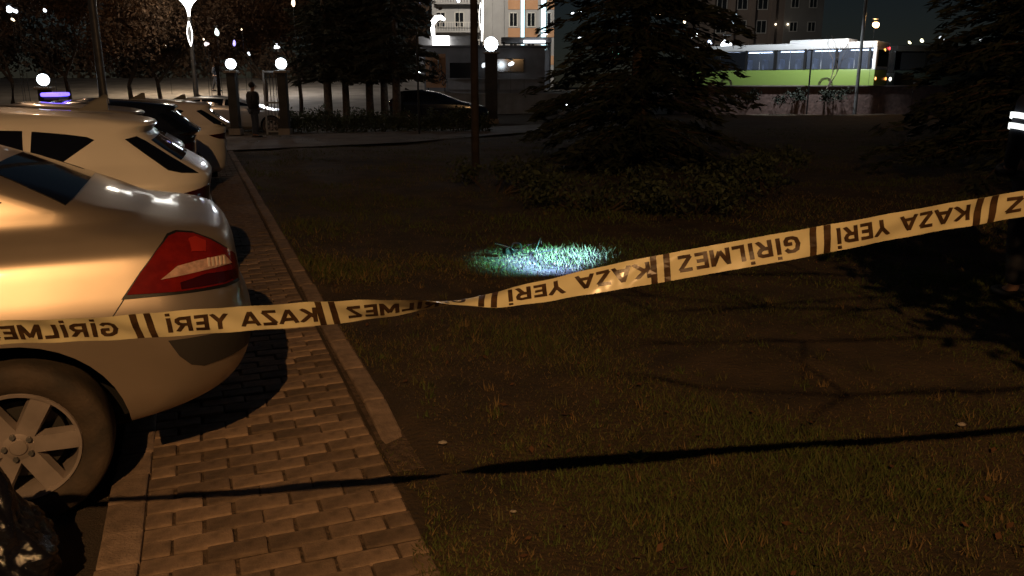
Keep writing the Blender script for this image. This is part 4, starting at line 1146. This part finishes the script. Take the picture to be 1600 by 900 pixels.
part_box('wall', M_KIOSK, sh2, 786, 78, 860, 140, 67, 2.5)
for x in (786, 858): part_box('canopy_post', M_DMETAL, sh2, x, 66, x + 3, 140, 66, 0.15)
tag(sh2, 'dark shop canopy with lit white fascia strips right of the brightest globe', 'shop')

M_APT = mat('apartment_render', (0.30, 0.31, 0.33), 0.9, var=0.1, vscale=0.5)
M_APTO = mat('apartment_orange', (0.42, 0.24, 0.14), 0.9, var=0.1, vscale=0.5)
M_FRAME = mat('window_frame', (0.5, 0.5, 0.5), 0.6)
M_CYAN = lamp_mat('cyan_led', (0.45, 0.85, 1.0), 2.2)
aq = at(772, 75, 95); ap = empty('apartment_block', (aq.x, 95, 1.2))
MB().box((0, 6, 9), (13.6, 12, 18)).build('wall', M_APT, ap)
MB().box((0, 6, 18.2), (14.0, 12.4, 0.4)).build('roof', M_CONC, ap)
def bwin(parent, x, z, w_, h_, y=-0.0, lit=None):
    f = MB()
    f.box((x - w_ / 2, y - 0.03, z), (0.1, 0.12, h_ + .1)).box((x + w_ / 2, y - 0.03, z), (0.1, 0.12, h_ + .1)).box((x, y - 0.03, z + h_ / 2), (w_, 0.12, 0.1)).box((x, y - 0.03, z - h_ / 2), (w_, 0.16, 0.1)).box((x, y - 0.02, z), (0.06, 0.1, h_))
    fo = f.build('window', M_FRAME, parent)
    MB().box((x, y - 0.012, z), (w_ - .1, 0.03, h_ - .1)).build('pane', lit or M_WIN, fo)
for fl in range(6):
    z = 1.6 + 3.0 * fl
    for x in (-6.0, -3.9, -1.7): bwin(ap, x, z, 1.0, 1.6)
    for x in (2.2, 4.2, 6.0): bwin(ap, x, z, 0.9, 1.5, lit=(lamp_mat('lit_window', (1.0, 0.8, 0.5), 0.8) if (fl, x) in ((3, 4.2),) else None))
    if fl:
        MB().box((-4.0, -0.6, z - 1.35), (4.8, 1.2, 0.16)).build('balcony_slab', M_APT, ap)
        rl = MB().box((-4.0, -1.15, z - 0.35), (4.8, 0.06, 0.06))
        for k in range(17): rl.box((-6.35 + 0.294 * k, -1.15, z - 0.8), (0.05, 0.05, 0.9))
        rl.build('balcony_railing', M_FRAME, ap)
        MB().box((4.2, -0.04, z - 1.4), (5.2, 0.1, 1.0)).build('spandrel', M_APTO, ap)
for x, m_ in ((-6.7, M_APT), (-0.4, M_APT), (0.9, M_APT), (3.2, M_APT), (5.2, M_APT)):
    MB().box((x, -0.15, 9), (0.5, 0.3, 18)).build('pilaster', m_, ap)
for x in (3.25, 5.6):
    MB().box((x, -0.36, 9), (0.35 if x < 5 else 0.5, 0.10, 15)).build('led_strip', M_CYAN, ap)
tag(ap, 'grey apartment block with balconies, orange panels and cyan light strips', 'building')

bq = at(1195, 60, 112); bb = empty('office_block', (bq.x, 112, 1.2))
M_BB = mat('office_render', (0.20, 0.165, 0.15), 0.9, var=0.12, vscale=0.3); M_BB2 = mat('office_grey', (0.21, 0.21, 0.21), 0.9, var=0.1, vscale=0.3)
MB().box((0, 7, 11), (15, 14, 22)).build('wall', M_BB, bb)
MB().box((4.9, -0.12, 11), (5.1, 0.24, 21.9)).build('grey_bay', M_BB2, bb)
for x in (-7.3, -4.6, -1.9, 0.8): MB().box((x, -0.2, 11), (0.6, 0.4, 21.8)).build('pilaster', M_BB, bb)
for fl in range(7):
    for x in (-6, -3.3, -0.6): bwin(bb, x, 2.0 + 3 * fl, 1.3, 1.6)
    for x in (3.6, 6.0): bwin(bb, x, 2.0 + 3 * fl, 1.0, 1.2, y=-0.24)
MB().box((0, 7, 22.2), (15.4, 14.4, 0.4)).build('roof', M_CONC, bb)
for px in (1212, 1231):
    a = at(px, 38, 111.6) - Vector(bb.location); MB().ball(a, 0.12, 8, 6).build('wall_lamp', lamp_mat('warm_wall_lamp', (1, 0.85, 0.6), 4), bb)
tag(bb, 'tall dim brown and grey block behind the green bus', 'building')

rw = empty('retaining_wall', (26, 45.7, 0))
M_RW = mat('pink_stone', (0.24, 0.15, 0.125), 0.9, col2=(0.15, 0.095, 0.08), vscale=5, bump=0.9, bscale=7, detail=8)
MB().box((0, 0.3, 0.68), (34, 0.6, 1.56)).build('wall', M_RW, rw)
MB().box((0, 0.3, 1.51), (34.2, 0.75, 0.10), bev=0.02).build('coping', mat('coping_stone', (0.14, 0.11, 0.10), 0.9), rw)
tag(rw, 'long pinkish stone retaining wall below the green bus', 'wall')
lw = empty('low_wall', (2.2, 45.9, 0))
MB().box((0, 0.2, 0.5), (13, 0.4, 1.1)).build('wall', M_CONC, lw); MB().box((0, 0.2, 1.09), (13.1, 0.5, 0.08)).build('coping', M_CONC, lw)
tag(lw, 'low grey concrete wall in front of the kiosk', 'wall')

# ------------------------------------------------------------------ buses
M_BGREEN = mat('bus_green', (0.26, 0.38, 0.09), 0.35, coat=0.4); M_BWHITE = mat('bus_white', (0.75, 0.76, 0.76), 0.4, coat=0.3)
def bus(label, loc, rz, lit=0.10, paint=M_BGREEN, top=M_BWHITE):
    """rear at x=0, front towards +x, the side y=0 is the near one, body goes to -y"""
    r = empty('city_bus', loc, rz)
    W_, Lb = 2.5, 12.0
    MB().box((Lb / 2, -W_ / 2, 0.85), (Lb, W_, 1.1), bev=0.08).build('lower_body', paint, r, True)
    MB().box((Lb / 2, -W_ / 2, 2.78), (Lb, W_, 0.40), bev=0.10).build('roof', top, r, True)
    MB().box((Lb / 2, -W_ + 0.14, 2.0), (Lb - 0.16, 0.06, 1.3)).build('far_side_lining', M_DARK, r)
    MB().box((Lb / 2, -W_ / 2, 1.42), (Lb - 0.2, W_ - 0.2, 0.03)).build('cabin_floor', M_DARK, r)
    MB().box((Lb / 2, -0.045, 2.0), (Lb - 0.2, 0.05, 0.0) if False else (0.10, 0.05, 1.24)).build('window_post', M_DARK, r)
    for k in range(6): MB().box((0.40 + 1.9 * k, -0.05, 2.0), (0.14, 0.07, 1.24)).build('window_post', M_DARK, r)
    if lit > 0:
        for k in range(5): MB().box((1.2 + 2.2 * k, -1.7, 2.54), (1.6, 0.10, 0.03)).build('ceiling_light', lamp_mat('bus_interior_light', (0.55, 0.70, 1.0), 9), r)
        for k in range(9): MB().box((0.9 + 1.1 * k, -1.9, 1.75), (0.12, 0.8, 0.7), bev=0.03).build('seat_back', mat('bus_seat', (0.10, 0.13, 0.22), 0.8), r)
        for k in range(5): MB().tube([(1.6 + 2.0 * k, -1.2, 1.43), (1.6 + 2.0 * k, -1.2, 2.56)], 0.025, 6).build('grab_pole', mat('grab_pole', (0.6, 0.6, 0.6), 0.4), r)
    MB().box((3.6, -W_ / 2, 3.06), (3.6, 1.7, 0.26), bev=0.08).build('air_conditioner', top, r, True)
    MB().box((0.10, -W_ / 2, 1.98), (0.20, W_ + 0.006, 1.24), bev=0.03).build('rear_corner_post', top, r)
    gm = mat('bus_pane', (0.25, 0.3, 0.4), 0.05, spec=0.8, alpha=0.15) if lit > 0 else M_WIN
    gd = M_WIN
    for k in range(6):
        x0 = 0.45 + 1.9 * k
        MB().box((x0 + 0.86, -0.05, 1.98), (1.72, 0.06, 1.10), bev=0.02).build('side_window', gm if k < 4 else gd, r)
        MB().box((x0 + 0.86, -W_ + 0.05, 1.98), (1.72, 0.06, 1.10), bev=0.02).build('side_window', gd, r)
    MB().box((-0.012, -W_ / 2, 2.02), (0.04, 2.0, 0.95), bev=0.015).build('rear_window', gd, r)
    for y, z, c in ((-0.22, 0.85, (1, 0.35, 0.08)), (-W_ + 0.22, 0.85, (1, 0.35, 0.08)), (-W_ + 0.12, 2.62, (1.0, 0.06, 0.08)), (-W_ + 1.0, 2.5, (1, 0.5, 0.1))):
        MB().ball((-0.02, y, z), 0.09, 10, 6, (0.4, 1, 1)).build('tail_light', lamp_mat('bus_lamp_%d%d' % (int(c[1] * 10), int(c[2] * 100)), c, 3), r, True)
    MB().box((Lb + 0.01, -W_ / 2, 1.95), (0.04, 2.2, 1.4), bev=0.015).build('windscreen', gd, r)
    for y in (-0.45, -2.05):
        MB().ball((Lb + 0.02, y, 0.85), 0.13, 10, 6, (0.4, 1, 1)).build('headlight', lamp_mat('bus_headlight', (1.0, 0.97, 0.85), 3), r, True)
    for x in (2.8, 9.3):
        for y in (-0.14, -W_ + 0.14):
            MB().lathe([(0.001, -0.13), (0.46, -0.13), (0.48, -0.1), (0.48, 0.1), (0.46, 0.14), (0.30, 0.14), (0.26, 0.10), (0.001, 0.10)], 24, 'y', (x, y, 0.48)).build('wheel', M_TYRE, r, True)
    return tag(r, label, 'bus', 'buses on the road')
cq = at(1366, 120, 48.5)
bus('green and white city bus on the road behind the stone wall', (cq.x, 48.5, 1.10), math.radians(180 - 40))
cq = at(1420, 120, 53)
bus('dark city bus half hidden behind the right-hand conifers, following the green bus', (cq.x + 11.6, 56, 1.12), math.radians(180 + 8), lit=0.0, paint=mat('bus_dark', (0.03, 0.04, 0.03), 0.4), top=mat('bus_dark_roof', (0.06, 0.065, 0.06), 0.5))

# ------------------------------------------------------------------ trees at the back
for i, (px, Y) in enumerate(((513, 33), (541, 34.5), (578, 33.5), (601, 35), (620, 32.5))):
    q = at(px, 165, Y)
    conifer('%s from the left of the five slender pines before the pale plaza' % ('first', 'second', 'third', 'fourth', 'fifth')[i], (q.x, Y, 0), random.uniform(7.5, 9), 1.75, M_NEED2, z0=1.9, n_whorl=24, per=11, needles=30, seed=40 + i, droop=0.15, group='slender pines', size=0.15)
for i, (px, Y, h, lab) in enumerate(((25, 33, 9, 'brown thin-leaved tree at the far left edge'), (108, 36, 9, 'brown thin-leaved tree just left of the grey lamp post'),
                                  (205, 33, 8.5, 'brown forked tree right of the grey lamp post'), (250, 35, 9, 'brown tree directly left of the decorated street lamp'),
                                  (345, 40, 9, 'brown tree just right of the decorated street lamp'), (418, 34, 9, 'tall thin tree behind the right globe pillar'),
                                  (470, 38, 9, 'brown tree between the globe pillars and the slender pines'))):
    q = at(px, 165, Y)
    decid(lab, (q.x, Y, -0.05 if Y < 36 else 0.2), h, M_BROWN, 15000, 0.075, trunk=0.2, depth=4, r0=0.11, spread=0.8, crown=0.95)
q = at(1292, 130, 45.2)
decid('bare bush standing in for a tree reflection in the green bus windows', (q.x, 45.2, 0), 3.2, M_BROWN, 0, 0.05, trunk=0.45, depth=4, r0=0.05, spread=0.8)  # real bush shape in place of the pale tree reflected in the panes
for i, (px, lab) in enumerate(((1235, 'small dark bush on the wall left of the thin pole'), (1297, 'small dark bush on the wall under the bus windows'), (1155, 'dark bush at the left end of the stone wall'))):
    q = at(px, 140, 45.1); shrub(lab, (q.x, 45.1, 0.6), 0.9, 0.9, 700, 60 + i, m=M_NEED, leaf=0.07)

V = leaf_soup([(random.uniform(-44, -7), random.uniform(62, 70), random.uniform(2.5, 8.5)) for _ in range(150)], [1.6] * 150, 26000, 0.22, shell=0.1)
tag(tri_obj('distant_trees', V, M_BROWN, per=4), 'brown mass of distant trees behind the plaza', 'trees', kind='stuff')
# ------------------------------------------------------------------ scattered far lights, each on its own post
def far_lamp(px, py, Y, r, col, s, label, tall=1.0, light=0):
    r *= 0.62; s *= 1.2
    if px < 480 and Y >= 70: r *= 31.5 / Y; Y = 31.5
    a = at(px, py, Y); z0 = 1.0 if Y > 46 else 0.0
    if Y > 62: z0 = 1.2
    root = empty('distant_lamp', (a.x, Y, z0))
    lm_ = lamp_mat('far_%02d%02d%02d_%d' % (int(col[0] * 99), int(col[1] * 99), int(col[2] * 99), int(s * 10)), col, s)
    rl_ = random.Random(px * 7 + py)
    hb = MB()
    for q in range(5 if r > 0.1 else 3):      # a little cluster of bulbs
        hb.ball((rl_.uniform(-.55, .55) * r, rl_.uniform(-.4, .4) * r, a.z - z0 + rl_.uniform(-.55, .55) * r * tall), r * rl_.uniform(0.35, 0.75), 8, 6, (1, 1, tall * rl_.uniform(0.6, 1.1)))
    hb.build('lamp_bulbs', lm_, root, True)
    MB().box((0, 0.05, a.z - z0 + r * tall * 1.25), (r * 1.5, r * 0.6, r * 0.3), bev=r * 0.08).build('lamp_hood', M_DARK, root)
    MB().tube([(0, 0.1, 0), (0, 0.1, max(0.3, a.z - z0))], 0.009, 6).build('post', M_DARK, root)
    if light:
        L = bpy.data.lights.new('lamp_light', 'POINT'); L.energy = light; L.color = col; L.shadow_soft_size = 0.2
        lo = bpy.data.objects.new('lamp_light', L); link(lo, root); lo.location = (0, 0, a.z - z0 + r * 1.5)
    return tag(root, label, 'lamp', 'distant lights')
CW = (0.86, 0.93, 1.0); WW_ = (1.0, 0.78, 0.5)
for a in ((14, 14, 75, 0.55, CW, 4, 'cold white light in the top left corner'), (25, 17, 75, 0.35, CW, 4, 'cold white light just right of the top left corner light'),
          (69, 15, 75, 0.32, CW, 3, 'single white light high above the leftmost globe lamp', 1.5), (20, 31, 75, 0.2, WW_, 3, 'small warm light below the top left corner lights'),
          (260, 71, 48, 0.24, (1, 0.86, 0.68), 4, 'small warm white light left of the decorated lamp loop', 1.0, 1100), (433, 73, 48, 0.26, (0.9, 0.93, 1.0), 4, 'bluish white light just above the right globe pillar', 0.7, 700), (338, 51, 70, 0.35, (0.8, 0.95, 0.9), 1.6, 'tall pale light right of the decorated lamp', 1.9),
          (318, 61, 70, 0.14, WW_, 3, 'tiny warm light beside the fairy-light loop'), (323, 69, 70, 0.3, (1, 0.8, 0.8), 2.5, 'small pinkish light below the fairy-light loop'),
          (366, 66, 70, 0.25, (0.35, 0.3, 1.0), 2.0, 'violet blue light above the left globe pillar', 2.2), (377, 46, 70, 0.14, WW_, 3, 'tiny warm light high above the left globe pillar'),
          (457, 4, 70, 0.3, WW_, 4, 'warm light at the top edge above the right globe pillar', 1.6), (389, 83, 70, 0.22, CW, 1.2, 'faint pale light between the two globe pillars', 2.0),
          (657, 3, 80, 0.35, (0.6, 0.65, 1.0), 2.5, 'bluish light at the top edge beside the apartment block'), (716, 1, 80, 0.3, CW, 3, 'white light at the top edge on the apartment block'),
          (648, 84, 60, 0.18, CW, 4, 'small cold light left of the shop sign'), (655, 112, 60, 0.3, CW, 3, 'white light left of the orange board'), (650, 108, 60, 0.18, CW, 3, 'smaller white light left of the orange board'),
          (722, 70, 64, 0.35, CW, 2.5, 'white light between the shop sign and the brightest globe'), (798, 98, 49.6, 0.28, CW, 2.5, 'white light glowing at the right kiosk window'), (757, 102, 49.6, 0.25, CW, 0.9, 'dim white light at the middle of the kiosk'),
          (894, 20, 80, 0.28, CW, 4, 'left one of two white lights high in the spruce branches'), (906, 18, 80, 0.28, CW, 4, 'right one of two white lights high in the spruce branches'),
          (905, 60, 70, 0.25, CW, 4, 'white light at the left edge of the spruce'), (851, 53, 70, 0.35, CW, 4, 'white light at the right end of the shop canopy'),
          (886, 164, 30, 0.10, CW, 4, 'low small white light at the left foot of the spruce', 0.7), (963, 88, 60, 0.55, (0.2, 0.9, 0.6), 0.8, 'green light glimpsed through the spruce', 0.8),
          (1030, 22, 80, 0.4, WW_, 3, 'warm light high behind the spruce'), (1032, 68, 70, 0.3, WW_, 4, 'warm light low behind the spruce'), (1069, 24, 80, 0.45, (1, 0.85, 0.55), 5, 'tall warm light right of the spruce top', 2.6),
          (1086, 55, 70, 0.65, CW, 6, 'large cold light cluster right of the spruce'), (1056, 68, 70, 0.3, (0.7, 0.6, 1.0), 4, 'violet white light right of the spruce'), (1136, 66, 64, 0.7, CW, 9, 'very bright cold light at the left end of the green bus roof'),
          (1110, 66, 66, 0.3, (0.5, 0.65, 1.0), 4, 'blue white light left of the bus roof'), (1148, 30, 75, 0.35, (0.6, 0.8, 0.95), 1.5, 'pale blue light above the left end of the bus', 2.0),
          (1368, 38, 46.9, 0.34, (1.0, 0.55, 0.22), 12, 'orange street light glowing above the tail of the green bus', 1.0, 260),
          (1421, 66, 66, 0.22, (1, 0.95, 0.6), 3, 'left yellowish lamp on top of the dark bus'), (1440, 64, 66, 0.26, (1, 0.95, 0.6), 3, 'right yellowish lamp on top of the dark bus'),
          (1429, 133, 44, 0.16, CW, 6, 'low white lamp right of the bus tail'), (1472, 60, 60, 0.28, CW, 1.0, 'faint white light inside the right conifers', 1.2), (1533, 63, 60, 0.22, CW, 1.2, 'faint small light deep in the far right conifer')):
    far_lamp(*a)
